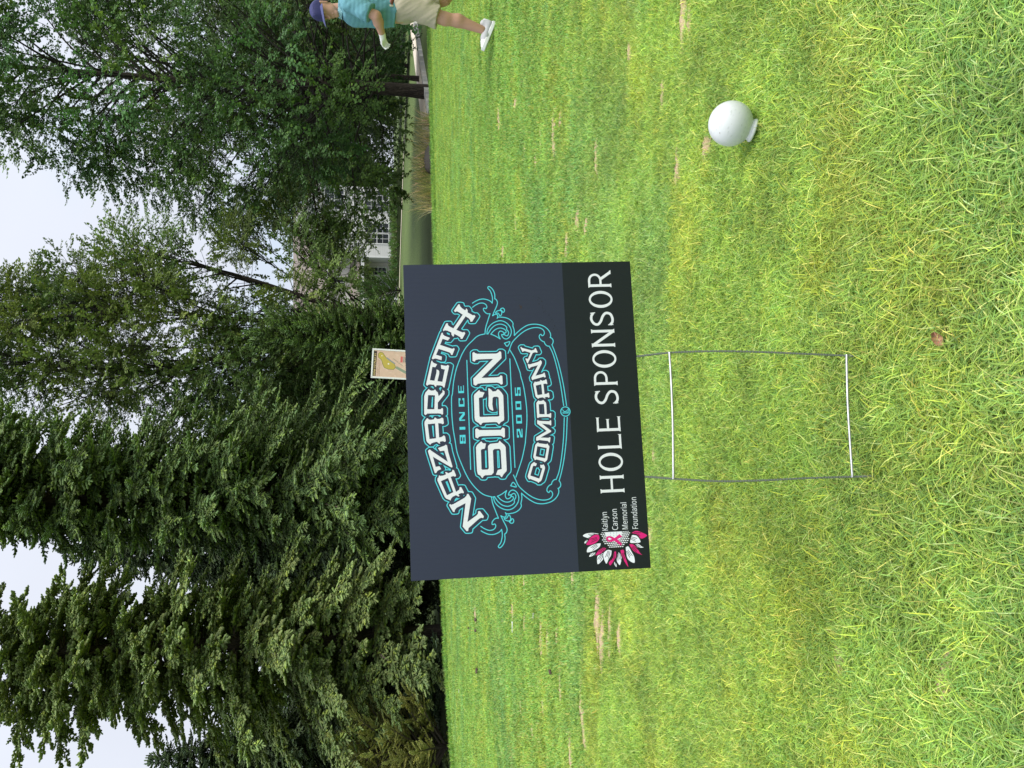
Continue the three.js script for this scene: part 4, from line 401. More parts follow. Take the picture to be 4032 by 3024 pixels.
// ---------------------------------------------------------------- trees
const barkMat = M(0xffffff, 0.95, { map: canvasTex(256, 512, (g, w, h) => { const r = rngOf(71); g.fillStyle = '#3b332d'; g.fillRect(0, 0, w, h); for (let i = 0; i < 900; i++) { g.strokeStyle = ['#2a2420', '#4a423a', '#564c43', '#332c27'][i % 4]; g.lineWidth = 1 + r() * 4; const x = r() * w, y = r() * h; g.beginPath(); g.moveTo(x, y); g.lineTo(x + (r() - 0.5) * 14, y + 20 + r() * 60); g.stroke(); } }, true) });
const twigMat = M([0.1, 0.08, 0.06], 0.95);
function shoot(b, base, dir, len, r, col, rnd) { // one bottlebrush shoot of needles
  const d = dir.clone().normalize(), s = (Math.abs(d.y) < 0.9 ? V3(0, 1, 0) : V3(1, 0, 0)).cross(d).normalize(), u = V3().crossVectors(d, s), rings = [];
  for (const [t, k] of [[0, 0.45], [0.16, 1], [0.32, 0.72], [0.5, 1], [0.66, 0.7], [0.84, 0.92], [1, 0.2]]) { const ring = []; b.col = col; for (let j = 0; j < 5; j++) { const a = j / 5 * 6.283 + t * 2, R = r * k * (0.62 + 0.76 * rnd()); ring.push(b.v(base.x + d.x * len * t + (s.x * Math.cos(a) + u.x * Math.sin(a)) * R, base.y + d.y * len * t + (s.y * Math.cos(a) + u.y * Math.sin(a)) * R, base.z + d.z * len * t + (s.z * Math.cos(a) + u.z * Math.sin(a)) * R)); } rings.push(ring); }
  for (let k = 0; k < 6; k++) for (let j = 0; j < 5; j++) b.quad(rings[k][j], rings[k][(j + 1) % 5], rings[k + 1][(j + 1) % 5], rings[k + 1][j]);
}
function sprayGeo(seed, { nodes = 5, ang = 0.9, sl = 0.38, sr = 0.038, fork = 0.45, young = [1.5, 1.45, 0.95] } = {}) {
  const rnd = rngOf(seed), b = new MB();
  const tone = () => { const k = 0.5 + rnd() * 0.8, y = rnd(); return y < 0.2 ? young.map((c) => c * k) : [k * (0.92 + rnd() * 0.2), k, k * (0.9 + rnd() * 0.2)]; };
  const axis = (t) => V3(t, -0.16 * t * t, 0.03 * Math.sin(t * 5));
  b.col = [0.9, 0.62, 0.42]; b.tube([axis(0), axis(0.35), axis(0.7), axis(0.97)], [0.008, 0.007, 0.005, 0.003], 4, false);
  for (let k = 0; k < nodes; k++) {
    const t = 0.06 + 0.88 * k / nodes; for (const s of [-1, 1]) {
      const L = sl * (1.15 - 0.6 * t) * (0.75 + 0.5 * rnd()), a = ang * (0.8 + 0.4 * rnd()), p = axis(t + rnd() * 0.04), d = V3(Math.cos(a), -0.1 + 0.4 * (rnd() - 0.4), s * Math.sin(a));
      shoot(b, p, d, L, sr, tone(), rnd);
      if (rnd() < fork) shoot(b, p.clone().addScaledVector(d, L * 0.45), V3(Math.cos(a - 0.6), (rnd() - 0.5) * 0.7, s * Math.sin(a - 0.6)), L * 0.62, sr * 0.9, tone(), rnd);
      if (rnd() < fork) shoot(b, p.clone().addScaledVector(d, L * 0.3), V3(Math.cos(a + 0.5), (rnd() - 0.5) * 0.7, s * Math.sin(a + 0.5)), L * 0.55, sr * 0.9, tone(), rnd);
    }
    if (rnd() < 0.75) shoot(b, axis(t), V3(0.7, 0.75, (rnd() - 0.5) * 0.6), sl * 0.5, sr, tone(), rnd);
  }
  shoot(b, axis(0.9), V3(1, 0.05, 0.02), sl * 0.85, sr, tone(), rnd); for (const s of [-1, 1]) shoot(b, axis(0.9), V3(0.8, 0.1, 0.5 * s), sl * 0.6, sr, tone(), rnd);
  return b.geo();
}
const sprays = [101, 102, 103].map((s) => sprayGeo(s)), spraysShort = [111, 112, 113].map((s) => sprayGeo(s, { nodes: 5, ang: 0.95, sl: 0.38, sr: 0.044, fork: 0.5, young: [1.5, 1.4, 0.8] }));
const plumes = [121, 122].map((s) => sprayGeo(s, { nodes: 9, ang: 0.55, sl: 0.24, sr: 0.02, fork: 0.9, young: [1.35, 1.25, 1] }));
const needleMat = P(0xffffff, 0.62, { vertexColors: true, specularIntensity: 0.5 });
function foliage(geos, items, parent, mat, name = 'foliage') { // items: {m: Matrix4, c: [r, g, b]}
  geos.forEach((g, v) => { const own = items.filter((_, i) => i % geos.length === v); if (!own.length) return; const im = new THREE.InstancedMesh(g, mat, own.length); im.name = name; const c = new THREE.Color(); own.forEach((q, i) => { im.setMatrixAt(i, q.m); im.setColorAt(i, c.setRGB(...q.c)); }); im.castShadow = im.receiveShadow = true; im.userData.kind = 'stuff'; parent.add(im); });
}
const basis = (X, Y) => { const x = X.clone().normalize(), z = V3().crossVectors(x, Y).normalize(), y = V3().crossVectors(z, x); return new THREE.Matrix4().makeBasis(x, y, z); };
function conifer(o, q) { // o: the tree's group; q: shape
  const rnd = rngOf(q.seed), wood = new MB(), items = [], H = q.h, lean = q.lean ?? 0;
  const trunkAt = (y) => V3(lean * y, y, 0.02 * Math.sin(y));
  part('trunk', new MB().tube(span(-0.4, H, H / 14).map(trunkAt), span(-0.4, H, H / 14).map((y) => q.r0 * Math.pow(1 - clamp(y / (H + 0.3), 0, 0.999), 0.85)), 12).geo(false), barkMat, o);
  for (let y = q.y0; y < H - 0.2; y += q.step * (0.7 + 0.6 * rnd())) {
    const n = Math.max(3, Math.round(q.per * (0.7 + 0.6 * rnd()))), a0 = rnd() * 6.283;
    for (let k = 0; k < n; k++) {
      const a = a0 + k / n * 6.283 + (rnd() - 0.5) * 0.7, R = q.R(y / H) * (0.6 + 0.55 * rnd()) * (q.side ? q.side(a, y) : 1), f = y / H; if (R < 0.12) continue;
      const D = V3(Math.cos(a), 0, Math.sin(a)), base = trunkAt(y), rise = lerp(q.rise[0], q.rise[1], f), sag = lerp(q.sag[0], q.sag[1], f), pt = (t) => base.clone().addScaledVector(D, R * t * (1 - 0.06 * t)).add(V3(0, R * (rise * t - sag * t * t + 0.34 * sag * t * t * t), 0));
      wood.tube([0, 0.25, 0.5, 0.75, 0.96].map(pt), [0.03, 0.024, 0.017, 0.011, 0.005].map((r) => r * (0.5 + R * 0.3)), 5, false);
      const tk = 0.8 + 0.4 * rnd(), tint = q.tint.map((c) => c * tk);
      for (let t = q.bare ?? 0.18; t < 1; t += q.gap / R * (0.75 + 0.5 * rnd())) {
        const p = pt(t), T = pt(Math.min(1, t + 0.04)).sub(pt(t - 0.02)).normalize();
        for (const s of [-1, 1]) {
          if (rnd() < q.skip) continue;
          const S = V3(-D.z, 0, D.x).multiplyScalar(s), L = q.len * (1.1 - 0.55 * t) * (0.65 + 0.7 * rnd()) * (0.6 + 0.4 * Math.min(1, R / 1.5));
          const X = S.multiplyScalar(0.55 + 0.35 * rnd()).addScaledVector(T, 0.45 + 0.5 * t).add(V3((rnd() - 0.5) * 0.7, -q.hang * (0.4 + 1.2 * rnd()) * (1 - 0.35 * t) + q.lift * rnd(), (rnd() - 0.5) * 0.7));
          items.push({ m: basis(X, V3(0, 1, 0).addScaledVector(D, 0.25 * rnd())).scale(V3(L, L, L)).setPosition(p), c: (() => { const k = 0.85 + 0.3 * rnd(), w = rnd() * 0.1; return [tint[0] * k * (1 + w), tint[1] * k, tint[2] * k * (1 - w)]; })() });
        }
        if (rnd() < 0.4) { const L = q.len * 0.55 * (0.7 + 0.5 * rnd()); items.push({ m: basis(T.clone().add(V3(0, 0.3 + 0.3 * rnd(), 0)).addScaledVector(V3(-D.z, 0, D.x), (rnd() - 0.5) * 0.8), V3(0, 1, 0)).scale(V3(L, L, L)).setPosition(p), c: tint }); }
      }
      const L = q.len * 0.75 * (0.8 + 0.4 * rnd()); items.push({ m: basis(pt(1).sub(pt(0.85)).normalize().add(V3(0, q.tip ?? 0.25, 0)), V3(0, 1, 0)).scale(V3(L, L, L)).setPosition(pt(0.94)), c: tint.map((c) => c * 1.1) });
    }
  }
  for (let k = 0; k < 5; k++) items.push({ m: basis(V3((rnd() - 0.5) * 0.5, 1, (rnd() - 0.5) * 0.5), V3(1, 0, 0.2)).scale(V3(1, 1, 1).multiplyScalar(q.len)).setPosition(trunkAt(H - 0.35)), c: q.tint });
  part('branches', wood.geo(false), twigMat, o).userData.kind = 'stuff';
  foliage(q.geos, items, o, needleMat);
  return items.length;
}
const count = {};
{ // the two big spruces behind the sign, and the small conifers about them
  const L = G(1745, 2478, -0.1), o1 = thing('spruce_tree', 'tall yellowish green spruce with drooping limbs at the left end of the tee', 'tree', [-5.3, lawnY(-5.3, -16.4) - 0.05, -16.4]);
  count.a = conifer(o1, { seed: 201, h: 13.5, r0: 0.2, y0: 1.0, step: 0.34, per: 5.5, R: (f) => 2.95 * Math.pow(1 - f, 0.7) * (f < 0.12 ? 0.85 : 1), side: (a) => 1 - 0.16 * Math.cos(a), rise: [0.05, 0.55], sag: [0.75, 0.5], hang: 0.42, lift: 0.5, gap: 0.13, len: 0.6, skip: 0.14, bare: 0.2, tint: [0.165, 0.235, 0.082], geos: spraysShort, tip: 0.3 });
  const o2 = thing('spruce_tree', 'tall dark green spruce with dense hanging sprays rising right behind the sign', 'tree', [-2.55, lawnY(-2.55, -18) - 0.05, -18]);
  count.b = conifer(o2, { seed: 202, h: 17, r0: 0.25, y0: 0.7, step: 0.33, per: 6, R: (f) => 2.75 * Math.pow(1 - f, 0.6), side: (a) => 0.86 + 0.36 * Math.cos(a), rise: [0.1, 0.4], sag: [0.8, 0.55], hang: 0.55, lift: 0.5, gap: 0.13, len: 0.68, skip: 0.12, bare: 0.2, tint: [0.115, 0.185, 0.07], geos: sprays, tip: 0.5 });
  const o3 = thing('spruce_tree', 'young bright green conifer with soft upswept tips between the tall dark spruce and the house', 'tree', [1.2, lawnY(1.2, -18.4) - 0.05, -18.4]);
  count.c = conifer(o3, { seed: 203, h: 4.3, r0: 0.07, y0: 0.2, step: 0.2, per: 6, R: (f) => 0.85 * Math.pow(1 - f, 0.6), rise: [0.3, 0.8], sag: [0.5, 0.2], hang: 0.3, lift: 0.5, gap: 0.11, len: 0.52, skip: 0.08, bare: 0.15, tint: [0.095, 0.16, 0.052], geos: sprays, tip: 0.6 });
  const o4 = thing('juniper_bush', 'yellow green feathery juniper bush at the far left edge of the tee', 'bush', [-7.0, lawnY(-7, -14.9) - 0.05, -14.9]);
  count.d = conifer(o4, { seed: 204, h: 1.75, r0: 0.05, y0: 0.1, step: 0.09, per: 7, R: (f) => 1.5 * Math.pow(1 - f, 0.42), rise: [0.55, 1.1], sag: [0.3, 0.1], hang: 0.1, lift: 0.7, gap: 0.1, len: 0.36, skip: 0.05, bare: 0.3, tint: [0.31, 0.35, 0.115], geos: plumes, tip: 0.6 });
  const o5 = thing('spruce_sapling', 'low bluish spruce sapling at the foot of the left spruce trunk', 'sapling', [-5.75, lawnY(-5.75, -15.4) - 0.05, -15.4]);
  count.e = conifer(o5, { seed: 205, h: 1.0, r0: 0.02, y0: 0.1, step: 0.1, per: 6, R: (f) => 0.8 * Math.pow(1 - f, 0.6), rise: [0.35, 0.9], sag: [0.3, 0.2], hang: 0.2, lift: 0.3, gap: 0.11, len: 0.34, skip: 0.1, bare: 0.15, tint: [0.075, 0.12, 0.07], geos: spraysShort, tip: 0.4 });
  const o6 = thing('spruce_tree', 'dark spruce standing farther back between the two tall ones', 'tree', [-5.0, lawnY(-5, -25) - 0.05, -25]);
  count.f = conifer(o6, { seed: 206, h: 10.5, r0: 0.2, y0: 0.4, step: 0.42, per: 5.5, R: (f) => 3.1 * Math.pow(1 - f, 0.75), rise: [0.1, 0.4], sag: [0.7, 0.5], hang: 0.6, lift: 0.3, gap: 0.19, len: 0.85, skip: 0.12, bare: 0.25, tint: [0.055, 0.09, 0.042], geos: sprays, tip: 0.4 });
  const b = o6.clone(); b.name = numbered('spruce_tree'); b.position.set(-10.6, lawnY(-10.6, -23) - 0.05, -23); b.rotation.y = 2; b.scale.setScalar(0.72); scene.add(b); tag(b, 'shorter dark spruce at the far left behind the yellowish green one', 'tree');
  const a = thing('arborvitae_bush', 'round bright green clipped evergreen bush in front of the house porch', 'bush', [5.9, lawnY(5.9, -49) - 0.05, -49]);
  count.g = conifer(a, { seed: 207, h: 2.3, r0: 0.06, y0: 0.1, step: 0.14, per: 9, R: (f) => 1.3 * Math.pow(1 - Math.pow(f, 2.4), 0.5), rise: [0.5, 1.4], sag: [0.2, 0.1], hang: 0, lift: 0.8, gap: 0.16, len: 0.4, skip: 0.05, bare: 0.45, tint: [0.1, 0.2, 0.055], geos: plumes, tip: 0.8 });
}

// broad-leaved trees
function leafCluster(seed, n, leaf, wide, young) {
  const rnd = rngOf(seed), b = new MB(); b.col = [0.3, 0.22, 0.3]; b.tube([V3(0, 0, 0), V3(0.5, -0.03, 0.02), V3(1, -0.14, 0)], [0.008, 0.006, 0.003], 3, false);
  for (let k = 0; k < n; k++) {
    const t = 0.1 + 0.9 * k / n, a = rnd() * 6.283, el = (rnd() - 0.6) * 1.3, p = V3(t, -0.14 * t * t, 0), d = V3(Math.cos(el) * Math.cos(a) + 0.5, Math.sin(el) - 0.25, Math.cos(el) * Math.sin(a)).normalize();
    const s = V3(-d.z, (rnd() - 0.5) * 0.9, d.x).normalize(), u = V3().crossVectors(d, s).normalize(), L = leaf * (0.7 + 0.6 * rnd()), w = L * wide, kk = 0.7 + rnd() * 0.6; b.col = rnd() < 0.14 ? [kk * young[0], kk * young[1], kk * young[2]] : [kk, kk, kk];
    const q = p.clone().addScaledVector(d, leaf * 0.35), r = (f, x, y) => { const v = q.clone().addScaledVector(d, L * f).addScaledVector(s, x).addScaledVector(u, y); return b.v(v.x, v.y, v.z); };
    const c0 = r(0, 0, 0), c1 = r(1, 0, -0.12 * L), l = r(0.45, -w, 0.16 * L), m = r(0.45, w, 0.16 * L); b.tri(c0, c1, l); b.tri(c0, m, c1);
  }
  return b.geo();
}
const leafMat = P(0xffffff, 0.55, { vertexColors: true, transmission: 0.3, thickness: 0, specularIntensity: 0.35, side: THREE.DoubleSide }); leafMat.roughness = 0.85;
const pearLeaves = [301, 302, 303].map((s) => leafCluster(s, 26, 0.15, 0.45, [1.5, 1.35, 0.9])), appleLeaves = [311, 312, 313].map((s) => leafCluster(s, 24, 0.155, 0.45, [1.35, 1.25, 0.85])), farLeaves = [321, 322].map((s) => leafCluster(s, 22, 0.24, 0.42, [1.3, 1.25, 0.9]));
function broadleaf(o, q) {
  const rnd = rngOf(q.seed), wood = new MB(), items = [], spots = [];
  const bend = q.bend ?? ((y) => V3(0.04 * Math.sin(y * 0.7), y, 0.05 * Math.sin(y * 0.5 + 1)));
  for (const st of q.stems ?? [bend]) part('trunk', new MB().tube(span(-0.5, q.trunkTop, q.trunkTop / 12).map(st), span(-0.5, q.trunkTop, q.trunkTop / 12).map((y) => (q.r0 * Math.pow(1 - clamp(y / (q.trunkTop + 0.4), 0, 0.99), 0.8) + (y < 0.1 ? 0.05 : 0)) / (q.stems ? 1.2 : 1)), 12).geo(false), barkMat, o);
  let guard = 0;
  while (spots.length < q.clumps && guard++ < 40000) {
    const y = q.y0 + (q.h - q.y0) * rnd(), a = rnd() * 6.283, R = q.R(y, a) * Math.pow(lerp(q.core, 1, rnd()), 0.5), c = bend(Math.min(y, q.trunkTop)); const p = V3(c.x + Math.cos(a) * R, y, c.z + Math.sin(a) * R);
    if (q.keep && !q.keep(p)) continue;
    if (spots.every((s) => s.distanceTo(p) > q.sep)) spots.push(p);
  }
  for (const p of spots) {
    const r = Math.hypot(p.x, p.z), y1 = p.y - r * q.up - 0.3 * rnd(), yb = clamp(y1 < q.fork ? q.fork + rnd() * (1.5 + 0.4 * p.y) : y1, q.fork, q.trunkTop * 0.97), c0 = (q.stems ?? [bend]).reduce((m, s) => s(yb).distanceTo(p) < m(yb).distanceTo(p) ? s : m), base = c0(yb), mid = base.clone().lerp(p, 0.55).add(V3((rnd() - 0.5) * 0.3, q.arch * r * 0.2, (rnd() - 0.5) * 0.3)), cur = new THREE.QuadraticBezierCurve3(base, mid, p), pts = cur.getPoints(6);
    wood.tube(pts, pts.map((_, i) => lerp(q.limb, 0.008, Math.pow(i / 6, 0.7))), 5, false);
    const tk = 0.75 + 0.5 * rnd(), tw = (rnd() - 0.4) * 0.3, tint = [q.tint[0] * tk * (1 + tw), q.tint[1] * tk, q.tint[2] * tk * (1 - tw)], D = p.clone().sub(base).setY(0).normalize(), cr = q.cr * (0.7 + 0.6 * rnd()), n = Math.round(q.per * (0.7 + 0.6 * rnd()));
    for (let k = 0; k < n; k++) {
      let v; do v = V3(rnd() * 2 - 1, rnd() * 2 - 1, rnd() * 2 - 1); while (v.lengthSq() > 1); v.multiply(V3(cr, cr * q.flat, cr));
      const X = v.clone().normalize().multiplyScalar(0.7).addScaledVector(D, 0.4 + 0.3 * rnd()).add(V3((rnd() - 0.5) * 0.7, q.lift * (rnd() - 0.2) - q.droop * rnd(), (rnd() - 0.5) * 0.7)), L = q.len * (0.65 + 0.7 * rnd());
      items.push({ m: basis(X, V3(0.1, 1, 0.1)).scale(V3(L, L, L)).setPosition(v.add(p)), c: (() => { const kk = 0.78 + 0.44 * rnd(); return tint.map((c) => c * kk); })() });
      if (k % 5 === 0) wood.tube([cur.getPoint(0.6 + 0.35 * rnd()), v.clone().addScaledVector(X, L * 0.3)], [0.011, 0.004], 3, false);
    }
  }
  part('branches', wood.geo(false), q.bark ?? twigMat, o).userData.kind = 'stuff';
  foliage(q.geos, items, o, leafMat);
  return items.length;
}
const limbMat = M([0.024, 0.02, 0.017], 0.95);
{
  const prof = (list) => (y) => { for (let k = 1; k < list.length; k++) if (y <= list[k][0]) { const [a, b] = list[k - 1], [c, d] = list[k]; return lerp(b, d, (y - a) / (c - a)); } return 0.1; };
  const pearR = prof([[0, 3.2], [1.0, 4.5], [2.5, 4.7], [4.5, 4.5], [6.5, 3.9], [8.5, 3.5], [10.5, 3.1], [12.5, 2.2], [14.2, 1.2], [15.2, 0.3]]);
  const pear = thing('pear_tree', 'large dark green broad-leaved tree with a straight black trunk at the right of the tee', 'tree', [9.05, lawnY(9.05, -24) - 0.03, -24]);
  count.pear = broadleaf(pear, { seed: 401, h: 14.8, trunkTop: 13.5, r0: 0.21, y0: 0.75, fork: 1.5, clumps: 128, sep: 0.9, core: 0.3, R: (y) => pearR(y), keep: (p) => p.y > 1.9 || Math.hypot(p.x, p.z) > 1.7 + (1.9 - p.y) * 1.7, up: 0.75, arch: 0.6, limb: 0.046, cr: 0.8, per: 52, flat: 0.8, lift: 0.35, droop: 0.55, len: 0.48, tint: [0.1, 0.2, 0.055], geos: pearLeaves, bark: limbMat });
  const apple = thing('crab_apple_tree', 'olive green small-leaved tree with dark leaning limbs between the spruce and the house', 'tree', [1.75, lawnY(1.75, -22.5) - 0.05, -22.5]);
  const stem = (dx, dz, k) => (y) => V3(dx * Math.pow(Math.max(0, y) / 9, 1.15) + 0.08 * Math.sin(y + k), y, dz * Math.max(0, y) / 9);
  const appleR = prof([[0, 1.2], [2, 2.6], [4, 2.7], [6, 2.7], [7.5, 2.2], [9, 1.5], [10.5, 0.8], [12, 0.3], [13, 0.1]]);
  const appleL = prof([[0, 1.4], [3, 2.9], [8, 3.2], [11, 2.6], [13, 1.4], [14, 0.3]]);
  count.apple = broadleaf(apple, { seed: 402, h: 13.4, trunkTop: 8.2, r0: 0.15, y0: 2.2, fork: 1.3, clumps: 118, sep: 0.74, core: 0.25, R: (y, a) => lerp(appleR(y), appleL(y), clamp(0.5 - Math.cos(a) * 0.8, 0, 1)), keep: (p) => !(p.x > 0.4 && p.y < 6.8) || (p.x * 7.31 + p.y * 3.77 + 40) % 1 < 0.13, stems: [stem(0.2, 0.4, 0), stem(2.2, -0.4, 2), stem(-1.6, 0.3, 4)], bend: (y) => V3(0.25, y, 0), up: 0.95, arch: 0.3, limb: 0.03, cr: 0.85, per: 74, flat: 0.75, lift: 0.8, droop: 0.35, len: 0.42, tint: [0.15, 0.23, 0.062], geos: appleLeaves, bark: limbMat });
  const pear2 = thing('pear_tree', 'broad-leaved tree with a thin trunk just behind the large one on the right', 'tree', [12.4, lawnY(12.4, -31.5) - 0.03, -31.5]);
  count.pear2 = broadleaf(pear2, { seed: 403, h: 13, trunkTop: 12, r0: 0.1, y0: 1.6, fork: 2, clumps: 84, sep: 1.15, core: 0.15, R: prof([[0, 2], [2, 4.2], [5, 4.6], [9, 3.6], [12, 1.8], [13.2, 0.3]]), up: 0.8, arch: 0.5, limb: 0.036, cr: 1.05, per: 60, flat: 0.8, lift: 0.35, droop: 0.5, len: 0.52, tint: [0.085, 0.14, 0.045], geos: pearLeaves, bark: limbMat });
  // trees beyond the road and behind the house
  const far = thing('far_tree', 'light green tree top in the gap between the house and the large right tree', 'tree', [17, lawnY(17, -72) - 0.1, -72]);
  count.far = broadleaf(far, { seed: 404, h: 11.5, trunkTop: 9, r0: 0.24, y0: 2, fork: 2.2, clumps: 64, sep: 1.5, core: 0.2, R: prof([[0, 2], [3, 4.6], [7, 4.8], [10, 3], [12, 0.4]]), up: 0.8, arch: 0.5, limb: 0.06, cr: 1.7, per: 46, flat: 0.8, lift: 0.4, droop: 0.3, len: 0.9, tint: [0.12, 0.18, 0.06], geos: farLeaves, bark: limbMat });
  for (const [x, z, s, turn, label] of [[27, -66, 1.05, 1, 'tall green tree beyond the road, right of the pale house'], [36, -74, 1.2, 2.2, 'large green tree beyond the road at the right edge'], [20.5, -50, 0.62, 3, 'small green street tree standing beyond the footpath'], [-14, -52, 1.0, 4, 'distant green tree seen through the gaps of the left spruce'], [-5, -60, 1.1, 5, 'distant green tree seen between the two tall spruces'], [-24, -47, 0.9, 0.6, 'distant green tree at the far left behind the spruces'], [2, -84, 1.05, 1.7, 'distant green tree behind the left part of the house'], [46, -60, 1.2, 2.9, 'distant green tree far right beyond the road']]) {
    const c = far.clone(); c.name = numbered('far_tree'); c.position.set(x, lawnY(x, z) - 0.1, z); c.rotation.y = turn; c.scale.setScalar(s); scene.add(c); tag(c, label, 'tree');
  }
  // leafy undergrowth under the spruces
  const ug = thing('shrub', 'dark leafy shrub under the limbs behind the left edge of the sign', 'bush', [-4.2, lawnY(-4.2, -18.2) - 0.05, -18.2]);
  broadleaf(ug, { seed: 406, h: 1.5, trunkTop: 0.8, r0: 0.04, y0: 0.15, fork: 0.1, clumps: 26, sep: 0.3, core: 0.1, R: prof([[0, 1.1], [0.8, 1.1], [1.5, 0.4]]), up: 0.6, arch: 0.5, limb: 0.014, cr: 0.36, per: 40, flat: 0.8, lift: 0.5, droop: 0.2, len: 0.3, tint: [0.045, 0.075, 0.03], geos: pearLeaves, bark: limbMat });
  for (const [x, z, s, turn, label] of [[-1.6, -20.5, 1.25, 1.2, 'dark leafy shrub hidden low behind the middle of the sign'], [-7.6, -18.6, 1.3, 2.4, 'dark leafy shrub behind the yellow green juniper'], [-9.6, -16.8, 1.2, 4, 'dark leafy shrub at the left edge beyond the juniper'], [0.4, -22, 1.3, 0.4, 'dark leafy shrub at the foot of the olive green tree']]) { const c = ug.clone(); c.name = numbered('shrub'); c.position.set(x, lawnY(x, z) - 0.05, z); c.rotation.y = turn; c.scale.setScalar(s); scene.add(c); tag(c, label, 'bush'); }
}

// ---------------------------------------------------------------- the pale house
{
  const X0 = 9.4, X1 = 14.6, Zf = -58, base = 0.45, eave = 6.35, peak = 8.0, Zb = -60.4;
  const o = thing('house', 'pale two-storey house with white siding, stone footing and grey brown roof behind the trees', 'house', [0, 0, 0]);
  o.position.set(10, base, -60); const L = (x, y, z) => [x - 10, y - base, z + 60];
  const white = M([0.7, 0.7, 0.69], 0.7), trim = M([0.8, 0.8, 0.8], 0.6), roofM = M(0xffffff, 0.95, { map: speck('#7f766f', ['#6c645e', '#8d847c', '#9a9189', '#615a55'], 9000, 91) }), glass = P([0.03, 0.035, 0.04], 0.06), stoneT = [[0.36, 0.32, 0.27], [0.45, 0.4, 0.34], [0.28, 0.26, 0.23], [0.5, 0.45, 0.38], [0.4, 0.34, 0.27]].map((c) => M(c, 0.95));
  const boxG = (x0, y0, z0, x1, y1, z1) => new MB().box(...L(x0, y0, z0), ...L(x1, y1, z1)).geo(false);
  const siding = (x0, x1, y0, y1, z, cut) => { const b = new MB(), s = 0.13; for (let y = y0; y < y1; y += s) { const t = Math.min(y1, y + s), a = cut ? cut(y) : [x0, x1], c = cut ? cut(t) : [x0, x1]; const q = [[a[0], y, z + 0.022], [a[1], y, z + 0.022], [c[1], t, z + 0.004], [c[0], t, z + 0.004]].map((v) => b.v(...L(...v))); b.quad(...q); const d = [[a[0], y, z], [a[1], y, z], [a[1], y, z + 0.022], [a[0], y, z + 0.022]].map((v) => b.v(...L(...v))); b.quad(...d); } return b.geo(false); };
  // front wing with its gable
  const w = part('wall', boxG(X0, base - 0.5, Zf - 8, X1, eave, Zf), white, o);
  part('siding', siding(X0 + 0.13, X1 - 0.13, 1.1, eave - 0.25, Zf + 0.002), white, w).userData.kind = 'stuff';
  const mid = (X0 + X1) / 2, half = (X1 - X0) / 2, gab = new MB(); { const q = [[X0, eave, Zf], [X1, eave, Zf], [mid, peak - 0.05, Zf]].map((v) => gab.v(...L(...v))); gab.tri(...q);  }
  const gm = part('gable', gab.geo(false), white, o);
  part('siding', siding(0, 0, eave + 0.2, peak - 0.2, Zf + 0.004, (y) => { const k = half * (1 - (y - eave) / (peak - eave)); return [mid - k + 0.1, mid + k - 0.1]; }), white, gm).userData.kind = 'stuff';
  const slope = (xa, ya, xb, yb, z0, z1, t) => { const b = new MB(), q = (x, y, z) => b.v(...L(x, y, z), x * 0.5, z * 0.5), A = [q(xa, ya + t, z1), q(xb, yb + t, z1), q(xb, yb + t, z0), q(xa, ya + t, z0)], B = [q(xa, ya, z1), q(xb, yb, z1), q(xb, yb, z0), q(xa, ya, z0)]; b.quad(...A); b.quad(B[3], B[2], B[1], B[0]); for (let j = 0; j < 4; j++) b.quad(B[j], B[(j + 1) % 4], A[(j + 1) % 4], A[j]); return b.geo(false); };
  const dy = (peak - eave) / half * 0.35;
  part('roof', slope(X0 - 0.35, eave - dy, mid, peak, Zf - 8.2, Zf + 0.3, 0.16), roofM, o); part('roof', slope(mid, peak, X1 + 0.35, eave - dy, Zf - 8.2, Zf + 0.3, 0.16), roofM, o);
  for (const s of [-1, 1]) part('fascia', slope(mid + s * (half + 0.36), eave - dy - 0.2, mid, peak - 0.2, Zf + 0.27, Zf + 0.33, 0.2), trim, o);
  part('cornice', boxG(X0 - 0.3, eave - 0.22, Zf + 0.01, X1 + 0.3, eave + 0.06, Zf + 0.34), trim, o);
  for (const x of [X0, X1 - 0.12]) part('corner_board', boxG(x - 0.006, 1.1, Zf - 0.1, x + 0.126, eave - 0.2, Zf + 0.03), trim, o);
  part('belt_board', boxG(X0 + 0.14, 3.55, Zf + 0.003, X1 - 0.14, 3.75, Zf + 0.035), trim, o);
  // stone footing, stone by stone
  const foot = part('footing', boxG(X0 - 0.02, base - 0.6, Zf + 0.001, X1 + 0.02, 1.1, Zf + 0.05), M([0.25, 0.23, 0.2], 1), o), r = rngOf(95);
  for (let row = 0; row < 4; row++) for (let x = X0 - r() * 0.2; x < X1 - 0.1;) { const wd = 0.24 + r() * 0.34, y0 = base - 0.1 + row * 0.17, xa = Math.max(X0 - 0.02, x + 0.012), xb = Math.min(X1 + 0.02, x + wd - 0.012), b = new MB(); const d = 0.06 + 0.035 * r(); b.box(...L(xa, y0 + 0.01, Zf + 0.03), ...L(xb, y0 + 0.155, Zf + 0.03 + d)); for (let i = 2; i < b.p.length; i += 3) if (b.p[i] > Zf + 60.05) { b.p[i - 2] += (r() - 0.5) * 0.03; b.p[i - 1] += (r() - 0.5) * 0.025; } part('stone', b.geo(false), stoneT[Math.floor(r() * 5)], foot); x += wd; }
